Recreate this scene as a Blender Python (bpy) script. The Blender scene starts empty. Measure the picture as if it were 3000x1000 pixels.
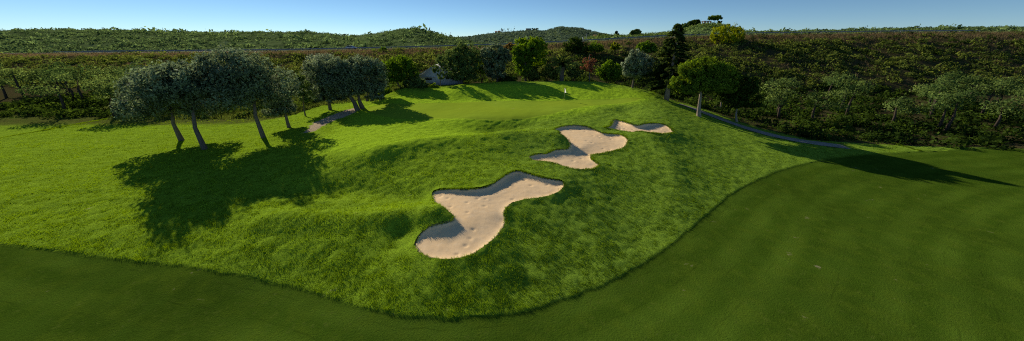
import bpy, math, random
import numpy as np
from mathutils import Vector

rng = np.random.default_rng(11)
random.seed(11)
scene = bpy.context.scene
COL = scene.collection

# ------------------------------------------------------------------ camera
F = 1003.0                       # focal length in photo pixels (photo 3000 x 1000)
PITCH = math.radians(21.0)
CP, SP = math.cos(PITCH), math.sin(PITCH)
CAMZ = 14.0

def ray(px, py):
    u = (np.asarray(px, float) - 1500) / F
    t = (500 - np.asarray(py, float)) / F
    return u, CP + t * SP, -SP + t * CP

def on_z(px, py, z):
    vx, vy, vz = ray(px, py)
    s = (z - CAMZ) / vz
    return vx * s, vy * s

def at(px, py, Y):
    vx, vy, vz = ray(px, py)
    s = Y / vy
    return np.array([vx * s, Y + 0 * s, CAMZ + vz * s])

cam_d = bpy.data.cameras.new("camera")
cam_d.sensor_fit = 'HORIZONTAL'; cam_d.sensor_width = 36.0
cam_d.lens = 36.0 * F / 3000.0
cam_d.clip_start = 0.1; cam_d.clip_end = 5000
cam = bpy.data.objects.new("camera", cam_d)
cam.location = (0, 0, CAMZ)
cam.rotation_euler = (math.radians(90) - PITCH, 0, 0)
COL.objects.link(cam); scene.camera = cam

# ------------------------------------------------------------------ light
EL = math.radians(23.5)
AZ_X, AZ_Y = -0.66, 0.75                       # horizontal direction towards the sun
SUN = Vector((AZ_X * math.cos(EL), AZ_Y * math.cos(EL), math.sin(EL)))
sd = bpy.data.lights.new("sun", 'SUN'); sd.energy = 5.0; sd.angle = math.radians(0.5)
sd.color = (1.0, 0.89, 0.70)
so = bpy.data.objects.new("sun", sd); COL.objects.link(so)
so.rotation_euler = (-SUN).to_track_quat('-Z', 'Y').to_euler()
world = bpy.data.worlds.new("World"); scene.world = world; world.use_nodes = True
nt = world.node_tree; nt.nodes.clear()
sky = nt.nodes.new('ShaderNodeTexSky'); sky.sky_type = 'NISHITA'; sky.sun_disc = False
sky.sun_elevation = EL; sky.sun_rotation = math.atan2(AZ_X, AZ_Y)
sky.air_density = 0.55; sky.dust_density = 0.0; sky.ozone_density = 6.0
sky.altitude = 100
bg = nt.nodes.new('ShaderNodeBackground'); bg.inputs[1].default_value = 0.106
wo = nt.nodes.new('ShaderNodeOutputWorld')
tint = nt.nodes.new('ShaderNodeMix'); tint.data_type = 'RGBA'; tint.blend_type = 'MULTIPLY'; tint.inputs[0].default_value = 1
tint.inputs[7].default_value = (1.04, 1.0, .85, 1)
nt.links.new(sky.outputs[0], tint.inputs[6]); nt.links.new(tint.outputs[2], bg.inputs[0]); nt.links.new(bg.outputs[0], wo.inputs[0])
scene.cycles.filter_width = 1.1; scene.cycles.use_denoising = False
scene.view_settings.view_transform = 'Standard'
scene.view_settings.look = 'None'; scene.view_settings.exposure = 0; scene.view_settings.gamma = 1

# ------------------------------------------------------------------ noise
def vnoise(x, y, seed=0):
    xi = np.floor(x).astype(np.int64); yi = np.floor(y).astype(np.int64)
    xf = x - xi; yf = y - yi
    def h(a, b):
        n = (a * 374761393 + b * 668265263 + seed * 1442695041) & 0xffffffff
        n = ((n ^ (n >> 13)) * 1274126177) & 0xffffffff
        return ((n ^ (n >> 16)) & 0xffff) / 65535.0
    u = xf * xf * (3 - 2 * xf); v = yf * yf * (3 - 2 * yf)
    return (h(xi, yi) * (1 - u) + h(xi + 1, yi) * u) * (1 - v) + (h(xi, yi + 1) * (1 - u) + h(xi + 1, yi + 1) * u) * v

def fbm(x, y, seed=0, oct=4):
    s = 0; a = 0.5; t = 0
    for i in range(oct):
        s = s + a * vnoise(x * 2 ** i, y * 2 ** i, seed + i * 17); t += a; a *= 0.5
    return s / t - 0.5

def sstep(a, b, x):
    t = np.clip((x - a) / (b - a), 0, 1)
    return t * t * (3 - 2 * t)

# ------------------------------------------------------------------ terrain height
CTRL = [  # (photo x, photo y, height)
 (0,1000,.1),(300,1000,.05),(833,1000,.2),(1300,1000,.15),(1700,1000,0),(2166,1000,-.1),(2600,1000,-.2),(3000,1000,-.3),
 (0,700,.5),(300,830,.3),(833,830,.45),(1000,880,.38),(1300,930,.3),(1550,910,.2),(1700,860,0),(1900,760,-.1),(2166,700,-.2),(2120,580,-.2),(2166,545,-.25),(2600,700,-.5),(2600,500,-.9),(2600,400,-1.4),
 (1317,775,1.2),(1205,735,1.3),(1492,640,1.5),(1410,750,1.25),(1662,545,1.85),(1255,570,2.0),(1440,535,2.3),(1519,488,2.5),(1600,515,2.2),
 (833,740,1.05),(1000,760,1.0),(1000,700,1.4),(833,690,1.4),(1000,645,1.68),(833,645,1.68),(1150,635,1.95),(1265,630,2.05),(1000,590,1.8),(833,590,1.85),(1150,590,1.75),(1180,690,1.35),
 (1000,520,2.3),(1120,505,2.4),(1250,500,2.65),(833,500,2.0),
 (960,470,2.95),(1100,452,3.3),(1300,425,3.5),(1450,418,3.4),(1560,400,3.35),(1540,450,2.65),(1400,470,2.75),
 (833,420,1.6),(833,380,1.3),(950,390,2.2),(1020,350,2.35),(1100,380,3.0),(1300,375,3.25),(1440,385,2.75),(1520,370,2.8),(1400,352,3.4),
 (1150,335,3.25),(1300,325,3.45),(1500,345,3.4),(1300,300,3.6),(1600,320,3.55),(1600,300,3.65),(1653,296,3.7),(1800,292,3.8),(1750,315,3.65),
 (1120,282,3.2),(1180,264,4.3),(1230,275,3.8),(1350,259,4.95),(1350,285,3.85),(1500,245,5.5),(1500,275,4.25),(1650,239,5.7),(1650,270,4.4),(1750,241,5.5),(1850,256,4.9),(1920,275,4.1),(1953,293,3.2),(2000,312,2.6),(2047,342,1.9),(2166,385,.7),
 (1850,322,3.35),(1900,300,3.75),(1800,345,3.05),(1720,355,3.05),(1870,358,2.95),(1940,330,3.1),
 (1850,392,2.5),(1976,395,2.2),(1930,355,2.75),(1770,380,2.6),
 (1700,502,2.0),(1765,485,1.95),(1848,400,2.45),(1745,458,2.1),(1625,368,3.0),(1710,366,3.0),(1545,462,2.5),(1650,412,3.0),(1660,398,3.05),(1790,388,2.45),
 (1800,600,.75),(2000,500,.85),(2100,450,.65),(1700,650,.75),(1600,760,.55),(1900,620,.35),(2000,420,1.55),(1700,560,1.4),(2060,390,1.4),
 (900,365,1.7),(1000,335,2.0),(1047,325,2.3),(889,340,1.0),(845,375,1.2),(833,300,.1),(860,318,.5),(968,308,.9),(1060,300,1.6),
 (500,500,1.4),(300,420,.8),(300,320,.3),(600,600,1.4),(300,650,.9),
]
WPTS = [(-100,20,.5),(-100,60,.3),(100,20,-.8),(100,55,-2.2),(-75,95,.8),(75,95,-.5),(0,2,0),(-60,2,.1),(60,2,-.4),
        (-45,95,1.6),(-24,80,3.6),(-14,81,4.2),(-5,81,4.6),(6,81,4.7),(14,80,4.6),(26,79,3.4),(-22,93,3.3),(-5,93,4.1),(12,93,4.1),(24,93,3.4),(36,93,1.6),(50,90,.2),(-45,104,2.2),(-20,104,3.8),(0,104,4.5),(20,104,4.3),(40,104,2.5),(60,104,1),
        (45,70,.2),(60,65,-1.0),(40,78,.8)]
cx = []; 
for a, b, c in CTRL:
    x, y = on_z(a, b, c); cx.append((x, y, c))
cx = np.array(cx + WPTS, float)
S_ = 30.0
P_ = cx[:, :2] / S_
def _U(r2): return np.where(r2 > 1e-12, 0.5 * r2 * np.log(np.maximum(r2, 1e-12)), 0)
n_ = len(P_)
d2 = ((P_[:, None] - P_[None]) ** 2).sum(-1)
A_ = np.zeros((n_ + 3, n_ + 3)); A_[:n_, :n_] = _U(d2) + np.eye(n_) * 6e-5
A_[:n_, n_] = 1; A_[:n_, n_ + 1:] = P_; A_[n_, :n_] = 1; A_[n_ + 1:, :n_] = P_.T
W_ = np.linalg.solve(A_, np.concatenate([cx[:, 2], np.zeros(3)]))
_res = A_[:n_] @ W_ - np.concatenate([W_[:n_] * 6e-5])- cx[:, 2]
0 and print('RES', np.abs(_res).max(), np.sqrt((_res**2).mean()))

def tps(x, y):
    x = np.clip(x, -110, 110) / S_; y = np.clip(y, 0, 112) / S_
    out = np.empty(x.shape); xf = x.ravel(); yf = y.ravel(); o = out.reshape(-1)
    for i in range(0, xf.size, 60000):
        a = xf[i:i+60000]; b = yf[i:i+60000]
        r2 = (a[:, None] - P_[None, :, 0]) ** 2 + (b[:, None] - P_[None, :, 1]) ** 2
        o[i:i+60000] = _U(r2) @ W_[:n_] + W_[n_] + a * W_[n_ + 1] + b * W_[n_ + 2]
    return out

BUMPS = []   # (x, y, dz, radius)
for a, b, z, dz, r in [(1268,628,2.0,.22,1.2),(1640,410,3.0,.34,1.7),(1455,380,2.9,-.12,2.6),(1835,322,3.4,-.5,2.0),(1480,395,3.2,.25,2.0),
                       (1560,335,3.3,.15,2.5),(1000,520,2.3,-.1,3.0),(1500,560,2.0,.0,1.5),(1790,362,3.0,.08,1.3),(1868,362,2.9,.28,1.3)]:
    x, y = on_z(a, b, z); BUMPS.append((x, y, dz, r))

Y_ROAD = 155.0
def zr(x):
    return np.interp(x, [-300,-160,-97,-39,0,34,66,97,160,300], [7.5,8.6,9.2,10.4,11.5,13.1,14.8,15.7,16.5,17])
def ridge_z(pts, Yr, px):
    p = np.array(pts, float); t = (500 - np.interp(px, p[:, 0], p[:, 1])) / F
    return CAMZ + Yr * (-SP + t * CP) / (CP + t * SP)
RL = [(-900,86),(-200,92),(300,88),(600,97),(833,96),(900,95),(960,101),(1000,107),(1056,106),(1112,98),(1177,88),(1219,88),(1250,92),(1285,100),(1330,113),(1400,128),(1500,140),(2400,150)]
RM = [(-900,120),(1200,118),(1300,114),(1355,111),(1430,102),(1465,98),(1500,95),(1550,92),(1597,93),(1620,85),(1644,81.5),(1663,82.5),(1700,85),(1728,92),(1760,100),(1800,108),(1900,112),(3900,112)]
RN = [(-900,160),(1600,140),(1690,124),(1730,113),(1780,110),(1850,112),(1900,108),(1950,104),(1985,96),(2015,85),(2050,76),(2085,74),(2115,79),(2140,90),(2200,96),(2400,92),(2800,84),(3900,80)]
def far_h(x, y):
    z0 = np.interp(x, [-200,-60,-30,0,20,45,70,200], [1.5,1.5,3.2,4.4,4.2,2.6,1.0,0])
    zrd = zr(x)
    nz = fbm(x / 14, y / 14, 5) * 2.4 * sstep(102, 112, y) * (1 - sstep(138, 149, y))
    e = z0 + (zrd - .2 - z0) * (0.35 * sstep(98, 150, y) + 0.65 * np.clip((y - 100) / 49, 0, 1)) + nz
    px = 1500 + 1074 * x / np.maximum(y, 1)
    base = zrd - 1.0
    hn = fbm(x / 40, y / 40, 9) 
    zL = ridge_z(RL, 280, px); gL = sstep(160, 280, y) ** .85
    hL = base + (zL - base) * gL + hn * 3.0 * gL * (1 - gL) * 4 - np.maximum(y - 282, 0) * .2
    zM = ridge_z(RM, 700, px); gM = sstep(330, 700, y)
    hM = 2 + (zM - 2) * gM + fbm(x / 90, y / 90, 21) * 16 * gM * (1 - gM) * 2 - np.maximum(y - 710, 0) * .12
    zN = ridge_z(RN, 300, px); gN = sstep(162, 300, y)
    hN = base + (zN - base) * gN + hn * 3 * gN * (1 - gN) * 4 - np.maximum(y - 304, 0) * .2
    h = np.maximum(np.maximum(hL, hN), hM)
    h = np.maximum(h, -10)
    wr = sstep(158, 166, y)
    return e * (1 - wr) + h * wr

def H(x, y):
    x = np.asarray(x, float); y = np.asarray(y, float)
    w = sstep(95, 107, y)
    n = tps(x, y)
    for a, b, dz, r in BUMPS:
        n = n + dz * np.exp(-((x - a) ** 2 + (y - b) ** 2) / (r * r))
    n = n + ridge_h(x, y) + fbm(x / 4.5, y / 4.5, 3) * .20 * sstep(8, 20, y)
    return n * (1 - w) + far_h(x, y) * w

def smooth_open(p, it=2):
    p = np.asarray(p, float)
    for _ in range(it):
        q = np.stack([.75 * p[:-1] + .25 * p[1:], .25 * p[:-1] + .75 * p[1:]], 1).reshape(-1, 2)
        p = np.concatenate([p[:1], q, p[-1:]])
    return p

RIDGES = []   # (polyline in the world, dz, width)
for pts, z, dz, w in [
    ([(780,632),(833,630),(920,632),(1000,632),(1100,632),(1190,632),(1262,636)], 1.95, .30, 1.2),
    ([(780,556),(833,555),(940,556),(1040,556),(1140,560),(1220,575)], 1.9, -.36, 1.4),
    ([(1120,450),(1150,446),(1250,430),(1340,418),(1450,408),(1550,397),(1630,400)], 3.1, .40, 1.6),
    ([(1395,388),(1440,380),(1500,374),(1545,366)], 2.9, -.20, 2.2),
    ([(1290,360),(1340,354),(1400,350),(1470,352),(1560,345),(1640,332)], 3.35, .12, 1.8),
    ([(1190,672),(1150,668),(1090,664)], 1.6, -.05, 1.2),
    ([(1500,668),(1530,705),(1550,760),(1545,810)], .9, -.16, 1.0),
    ([(1640,560),(1720,600),(1760,660),(1750,720)], 1.1, .14, 1.6),
    ([(1560,690),(1640,720),(1700,760)], .6, -.16, 1.1),
    ([(1760,520),(1830,560),(1860,640)], 1.1, -.07, 1.6),
    ([(1890,420),(1950,450),(1990,520),(1960,590)], 1.3, .18, 1.6),
    ([(1250,280),(1330,287),(1420,288),(1500,284)], 3.9, -.18, 2.0),
    ([(1120,300),(1160,288),(1200,282)], 3.8, .15, 1.6)]:
    p = np.array(pts, float); RIDGES.append((smooth_open(np.stack(on_z(p[:, 0], p[:, 1], z), 1), 1), dz, w))
def ridge_h(x, y):
    out = np.zeros(x.shape)
    for p, dz, w in RIDGES:
        m = (x > p[:, 0].min() - 3.5 * w) & (x < p[:, 0].max() + 3.5 * w) & (y > p[:, 1].min() - 3.5 * w) & (y < p[:, 1].max() + 3.5 * w)
        if not m.any(): continue
        xs = x[m]; ys = y[m]; best = np.full(xs.shape, 1e9)
        for a, b in zip(p[:-1], p[1:]):
            e = b - a; t = np.clip(((xs - a[0]) * e[0] + (ys - a[1]) * e[1]) / (e @ e + 1e-9), 0, 1)
            best = np.minimum(best, (xs - a[0] - t * e[0]) ** 2 + (ys - a[1] - t * e[1]) ** 2)
        out[m] += dz * np.exp(-best / (w * w))
    return out

def H1(x, y): return float(H(np.array([x]), np.array([y]))[0])

def hit(px, py):
    """photo pixels -> points on the ground (first crossing along each ray)"""
    px = np.atleast_1d(np.asarray(px, float)); py = np.atleast_1d(np.asarray(py, float))
    vx, vy, vz = ray(px, py)
    Y = np.linspace(8, 110, 700)
    s = Y[None] / vy[:, None]
    X = vx[:, None] * s; Z = CAMZ + vz[:, None] * s
    below = Z < H(X, Y[None] + 0 * X)
    i = np.argmax(below, 1); r = np.arange(len(px))
    lo = Y[np.maximum(i - 1, 0)]; hi = Y[i]
    for _ in range(14):
        m = (lo + hi) / 2; sm = m / vy
        b = CAMZ + vz * sm < H(vx * sm, m)
        hi = np.where(b, m, hi); lo = np.where(b, lo, m)
    s = hi / vy
    return np.stack([vx * s, hi], 1)

def smooth_closed(p, it=2):
    p = np.asarray(p, float)
    for _ in range(it):
        q = np.roll(p, -1, 0); p = np.stack([.75 * p + .25 * q, .25 * p + .75 * q], 1).reshape(-1, 2)
    return p
def sdf(poly, x, y, margin=3.0):
    """positive inside a closed polygon"""
    out = np.full(x.shape, -margin)
    lo = poly.min(0) - margin; hi = poly.max(0) + margin
    m = (x > lo[0]) & (x < hi[0]) & (y > lo[1]) & (y < hi[1])
    xs = x[m]; ys = y[m]
    if not xs.size: return out
    best = np.full(xs.shape, 1e9); ins = np.zeros(xs.shape, bool)
    for a, b in zip(poly, np.roll(poly, -1, 0)):
        e = b - a; L = e @ e + 1e-12
        t = np.clip(((xs - a[0]) * e[0] + (ys - a[1]) * e[1]) / L, 0, 1)
        dd = (xs - a[0] - t * e[0]) ** 2 + (ys - a[1] - t * e[1]) ** 2
        best = np.minimum(best, dd)
        c = (a[1] > ys) != (b[1] > ys)
        with np.errstate(divide='ignore', invalid='ignore'):
            xc = a[0] + (ys - a[1]) / (e[1] if abs(e[1]) > 1e-12 else 1e-12) * e[0]
        ins ^= c & (xs < xc)
    best = np.sqrt(best)
    out[m] = np.where(ins, best, -best)
    return out

def zb(lst, x0, y0, k=.4657): return [(x0 + a * k, y0 + b * k) for a, b in lst]
B1 = [(1264,571),(1269,560),(1299,553),(1336,553),(1392,553),(1429,546),(1457,529),(1480,511),(1500,501.5),(1519,498),(1537,504),(1570,513),(1602,522),(1640,527),(1651,532),(1655.5,541),(1649,555),(1626,571),(1584,581),(1537,585),(1500,595),(1485,609),(1477,623),(1480,635),(1483,651),(1471,679),(1439,712),(1392,744),(1359,756),(1317,763),(1266,759),(1234,747),(1215,728),(1214,712),(1224,693),(1243,672),(1266,658),(1299,654),(1327,644),(1330,637),(1317,621),(1299,609),(1282,601),(1266,590)]
B2 = zb([(258,275),(300,258),(380,250),(440,252),(500,268),(540,285),(560,300),(620,304),(680,308),(720,325),(735,345),(728,370),(700,400),(640,415),(570,428),(510,438),(497,450),(505,470),(540,490),(555,505),(530,522),(480,531),(400,530),(340,518),(290,500),(245,484),(180,478),(130,476),(106,460),(110,445),(150,430),(210,432),(240,418),(265,402),(345,402),(360,385),(357,350),(330,325),(290,300),(262,285)], 1500, 250)
B3 = zb([(575,264),(622,258),(628,225),(645,213),(690,222),(740,238),(775,250),(795,252),(812,246),(850,238),(900,236),(960,245),(1000,270),(1022,298),(990,306),(920,304),(850,298),(800,289),(770,297),(720,294),(650,280),(600,272)], 1500, 250)
def world_poly(pts, it=2):
    p = np.array(pts); w = hit(p[:, 0], p[:, 1]); return smooth_closed(w, it)
P1, P2, P3 = world_poly(B1), world_poly(B2), world_poly(B3)

# fairway / rough boundary, continued past both sides of the frame
FB = [(-900,600),(-200,690),(400,762),(833,830),(1000,880),(1170,920),(1300,930),(1400,925),(1550,910),(1700,860),(1800,815),(1900,760),(2000,690),(2070,625),(2120,585),(2166,548),(2300,490),(2500,450),(2900,432)]
fb = np.array(FB, float); fbw = hit(fb[:, 0], fb[:, 1]); fbw = smooth_open(fbw, 5)
fbw[:, 1] += (fbm(fbw[:, 0] / 1.1, fbw[:, 1] / 1.1, 101, 3) * .34)
FAIR = np.concatenate([[(-200, fbw[0, 1])], fbw, [(200, fbw[-1, 1])], [(200, -20), (-200, -20)]])
GREEN = world_poly([(1060,318),(1120,306),(1200,304),(1290,303),(1400,297),(1500,296),(1600,297),(1680,294),(1760,291),(1850,286),(1890,290),(1850,300),(1760,308),(1690,317),(1640,328),(1600,340),(1540,350),(1460,355),(1380,350),(1290,348),(1200,352),(1120,345)])
DIRT = smooth_closed(hit(*np.array([(890,388),(905,372),(925,357),(955,345),(990,330),(1030,318),(1046,316),(1045,324),(1028,336),(1005,346),(985,350),(962,362),(935,376),(910,388)], float).T), 1)

# ------------------------------------------------------------------ mesh helpers
def mesh_np(name, V, Fq=None, Ft=None, attrs=None, smooth=False):
    me = bpy.data.meshes.new(name)
    V = np.asarray(V, np.float32)
    me.vertices.add(len(V)); me.vertices.foreach_set('co', V.ravel())
    idx = []; starts = []; tot = []; off = 0
    for Fa, k in ((Fq, 4), (Ft, 3)):
        if Fa is None or len(Fa) == 0: continue
        Fa = np.asarray(Fa, np.int32).reshape(-1, k)
        idx.append(Fa.ravel()); starts.append(off + np.arange(len(Fa)) * k); tot.append(np.full(len(Fa), k)); off += Fa.size
    idx = np.concatenate(idx).astype(np.int32); starts = np.concatenate(starts).astype(np.int32)
    me.loops.add(len(idx)); me.loops.foreach_set('vertex_index', idx)
    me.polygons.add(len(starts)); me.polygons.foreach_set('loop_start', starts)
    try: me.polygons.foreach_set('loop_total', np.concatenate(tot).astype(np.int32))
    except Exception: pass
    me.update(calc_edges=True)
    if smooth: me.polygons.foreach_set('use_smooth', np.ones(len(starts), bool))
    for k, v in (attrs or {}).items():
        v = np.ascontiguousarray(v, np.float32)
        if v.ndim == 2: me.attributes.new(k, 'FLOAT_VECTOR', 'POINT').data.foreach_set('vector', v.ravel())
        else: me.attributes.new(k, 'FLOAT', 'POINT').data.foreach_set('value', v)
    me.validate(); return me

def tag(o, label=None, cat=None, group=None, kind=None):
    if label: o['label'] = label
    if cat: o['category'] = cat
    if group: o['group'] = group
    if kind: o['kind'] = kind
    return o
def link(name, me, mat, parent=None, loc=None):
    o = bpy.data.objects.new(name, me); COL.objects.link(o)
    if mat is not None and len(me.materials) == 0: me.materials.append(mat)
    if parent is not None: o.parent = parent
    if loc is not None: o.location = loc
    return o
def empty(name, loc, label, cat, group=None, rz=0):
    o = bpy.data.objects.new(name, None); COL.objects.link(o); o.empty_display_size = .3
    o.location = [float(v) for v in loc]; o.rotation_euler.z = rz
    return tag(o, label, cat, group)

class MB:
    """collects boxes, tubes and prisms into one mesh"""
    def __init__(s): s.v = []; s.q = []; s.t = []; s.n = 0
    def add(s, V, Q=(), T=()):
        V = np.asarray(V, float); s.v.append(V)
        if len(Q): s.q.append(np.asarray(Q) + s.n)
        if len(T): s.t.append(np.asarray(T) + s.n)
        s.n += len(V); return s
    def box(s, c, d, taper=1.0):
        hx, hy, hz = d[0] / 2, d[1] / 2, d[2] / 2
        V = [(c[0] + sx * hx * (taper if sz > 0 else 1), c[1] + sy * hy * (taper if sz > 0 else 1), c[2] + sz * hz) for sz in (-1, 1) for sx, sy in ((-1, -1), (1, -1), (1, 1), (-1, 1))]
        return s.add(V, [(3, 2, 1, 0), (4, 5, 6, 7), (0, 1, 5, 4), (1, 2, 6, 5), (2, 3, 7, 6), (3, 0, 4, 7)])
    def tube(s, pts, radii, seg=8, wob=0.0):
        pts = [np.asarray(p, float) for p in pts]; rings = []
        for i, p in enumerate(pts):
            d = pts[min(i + 1, len(pts) - 1)] - pts[max(i - 1, 0)]; d = d / (np.linalg.norm(d) + 1e-9)
            a = np.cross(d, (0, 0, 1.0)) if abs(d[2]) < .95 else np.cross(d, (1.0, 0, 0))
            a /= np.linalg.norm(a); b = np.cross(d, a)
            for k in range(seg):
                th = 2 * math.pi * k / seg; r = radii[i] * (1 + (random.uniform(-wob, wob) if wob else 0))
                rings.append(p + r * (math.cos(th) * a + math.sin(th) * b))
        Q = [(i * seg + k, i * seg + (k + 1) % seg, (i + 1) * seg + (k + 1) % seg, (i + 1) * seg + k) for i in range(len(pts) - 1) for k in range(seg)]
        n = len(rings); rings.append(pts[0]); rings.append(pts[-1])
        T = [(n, (k + 1) % seg, k) for k in range(seg)] + [(n + 1, n - seg + k, n - seg + (k + 1) % seg) for k in range(seg)]
        return s.add(rings, Q, T)
    def prism(s, prof, axis, a, b):
        """profile of (u, z) points extruded along x or y"""
        n = len(prof)
        mk = (lambda u, z, w: (u, w, z)) if axis == 'y' else (lambda u, z, w: (w, u, z))
        V = [mk(u, z, a) for u, z in prof] + [mk(u, z, b) for u, z in prof]
        Q = [(i, (i + 1) % n, n + (i + 1) % n, n + i) for i in range(n)]
        cu = sum(p[0] for p in prof) / n; cz = sum(p[1] for p in prof) / n
        V += [mk(cu, cz, a), mk(cu, cz, b)]
        T = [(2 * n, (i + 1) % n, i) for i in range(n)] + [(2 * n + 1, n + i, n + (i + 1) % n) for i in range(n)]
        return s.add(V, Q, T)
    def build(s, name, mat, parent=None, loc=None, smooth=False):
        me = mesh_np(name, np.concatenate(s.v), np.concatenate(s.q) if s.q else None, np.concatenate(s.t) if s.t else None, smooth=smooth)
        return link(name, me, mat, parent, loc)

# ------------------------------------------------------------------ materials
class NB:
    def __init__(s, name):
        s.m = bpy.data.materials.new(name); s.m.use_nodes = True; s.t = s.m.node_tree; s.t.nodes.clear()
        s.out = s.n('ShaderNodeOutputMaterial')
    def n(s, ty, **kw):
        o = s.t.nodes.new(ty)
        for k, v in kw.items(): setattr(o, k, v)
        return o
    def l(s, a, b): s.t.links.new(a, b)
    def val(s, sock, v):
        if hasattr(v, 'links') or isinstance(v, bpy.types.NodeSocket): s.l(v, sock)
        else: sock.default_value = v
    def attr(s, name): return s.n('ShaderNodeAttribute', attribute_name=name).outputs['Fac']
    def noise(s, scale, detail=3, rough=.55, coord=None, out='Fac'):
        t = s.n('ShaderNodeTexNoise'); t.inputs['Scale'].default_value = scale; t.inputs['Detail'].default_value = detail
        t.inputs['Roughness'].default_value = rough
        s.l(coord if coord else s.pos(), t.inputs['Vector']); return t.outputs[out]
    def pos(s):
        if not hasattr(s, '_p'): s._p = s.n('ShaderNodeNewGeometry').outputs['Position']
        return s._p
    def ramp(s, f, a, b):
        r = s.n('ShaderNodeMapRange'); s.val(r.inputs[0], f); r.inputs[1].default_value = a; r.inputs[2].default_value = b; return r.outputs[0]
    def mix(s, f, a, b):
        m = s.n('ShaderNodeMix', data_type='RGBA'); s.val(m.inputs[0], f)
        for sock, v in ((m.inputs[6], a), (m.inputs[7], b)):
            if isinstance(v, tuple): sock.default_value = (*v, 1)
            else: s.l(v, sock)
        return m.outputs[2]
    def mul(s, c, f):
        m = s.n('ShaderNodeMix', data_type='RGBA', blend_type='MULTIPLY'); m.inputs[0].default_value = 1
        s.l(c, m.inputs[6]); s.l(f, m.inputs[7]); return m.outputs[2]
    def math(s, op, a, b=0.0):
        m = s.n('ShaderNodeMath', operation=op); s.val(m.inputs[0], a); s.val(m.inputs[1], b); return m.outputs[0]
    def bump(s, h, strength, dist):
        b = s.n('ShaderNodeBump'); b.inputs['Strength'].default_value = strength; b.inputs['Distance'].default_value = dist
        s.l(h, b.inputs['Height']); return b.outputs[0]
    def principled(s, col, rough=.8, spec=.2, normal=None, metal=0):
        if spec <= .2 and not metal:
            p = s.n('ShaderNodeBsdfDiffuse'); s.val(p.inputs['Color'], (*col, 1) if isinstance(col, tuple) else col)
            if normal: s.l(normal, p.inputs['Normal'])
            s.l(p.outputs[0], s.out.inputs[0]); return s.m
        p = s.n('ShaderNodeBsdfPrincipled')
        if isinstance(col, tuple): p.inputs['Base Color'].default_value = (*col, 1)
        else: s.l(col, p.inputs['Base Color'])
        p.inputs['Roughness'].default_value = rough; p.inputs['Specular IOR Level'].default_value = spec; p.inputs['Metallic'].default_value = metal
        if normal: s.l(normal, p.inputs['Normal'])
        s.p = p; s.l(p.outputs[0], s.out.inputs[0]); return s.m

def simple(name, col, rough=.7, spec=.3, metal=0, var=.15, scale=6, bump=0):
    b = NB(name); f = b.noise(scale, 4)
    c = b.mix(b.ramp(f, .3, .7), tuple(v * (1 - var) for v in col), tuple(min(1, v * (1 + var)) for v in col))
    nrm = b.bump(f, .4, bump) if bump else None
    return b.principled(c, rough, spec, nrm, metal)

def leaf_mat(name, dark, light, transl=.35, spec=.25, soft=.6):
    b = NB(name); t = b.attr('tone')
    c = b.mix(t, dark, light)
    d = b.n('ShaderNodeBsdfDiffuse'); b.l(c, d.inputs['Color'])
    ga = b.n('ShaderNodeAttribute', attribute_name='gn'); geo = b.n('ShaderNodeNewGeometry')
    mv = b.n('ShaderNodeMix', data_type='VECTOR'); mv.inputs[0].default_value = soft
    b.l(geo.outputs['Normal'], mv.inputs[4]); b.l(ga.outputs['Vector'], mv.inputs[5])
    nv = b.n('ShaderNodeVectorMath', operation='NORMALIZE'); b.l(mv.outputs[1], nv.inputs[0]); b.l(nv.outputs[0], d.inputs['Normal'])
    tr = b.n('ShaderNodeBsdfTranslucent')
    hs = b.n('ShaderNodeHueSaturation'); hs.inputs['Hue'].default_value = .49; hs.inputs['Saturation'].default_value = 1.1; hs.inputs['Value'].default_value = 1.3
    b.l(c, hs.inputs['Color']); b.l(hs.outputs[0], tr.inputs['Color'])
    m = b.n('ShaderNodeMixShader'); m.inputs[0].default_value = transl
    b.l(d.outputs[0], m.inputs[1]); b.l(tr.outputs[0], m.inputs[2]); last = m.outputs[0]
    if spec > .3:
        g = b.n('ShaderNodeBsdfGlossy'); g.inputs['Roughness'].default_value = .55; g.inputs['Color'].default_value = (.8, .85, .8, 1)
        m2 = b.n('ShaderNodeMixShader'); m2.inputs[0].default_value = .03; b.l(last, m2.inputs[1]); b.l(g.outputs[0], m2.inputs[2]); last = m2.outputs[0]
    b.l(last, b.out.inputs[0])
    return b.m

def bark_mat(name, a, c):
    b = NB(name)
    w = b.n('ShaderNodeMapping'); w.inputs['Scale'].default_value = (6, 6, 1.5); b.l(b.pos(), w.inputs['Vector'])
    f = b.noise(1.6, 5, .65, w.outputs[0])
    return b.principled(b.mix(b.ramp(f, .3, .7), a, c), .9, .1, b.bump(f, .8, .06))

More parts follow.
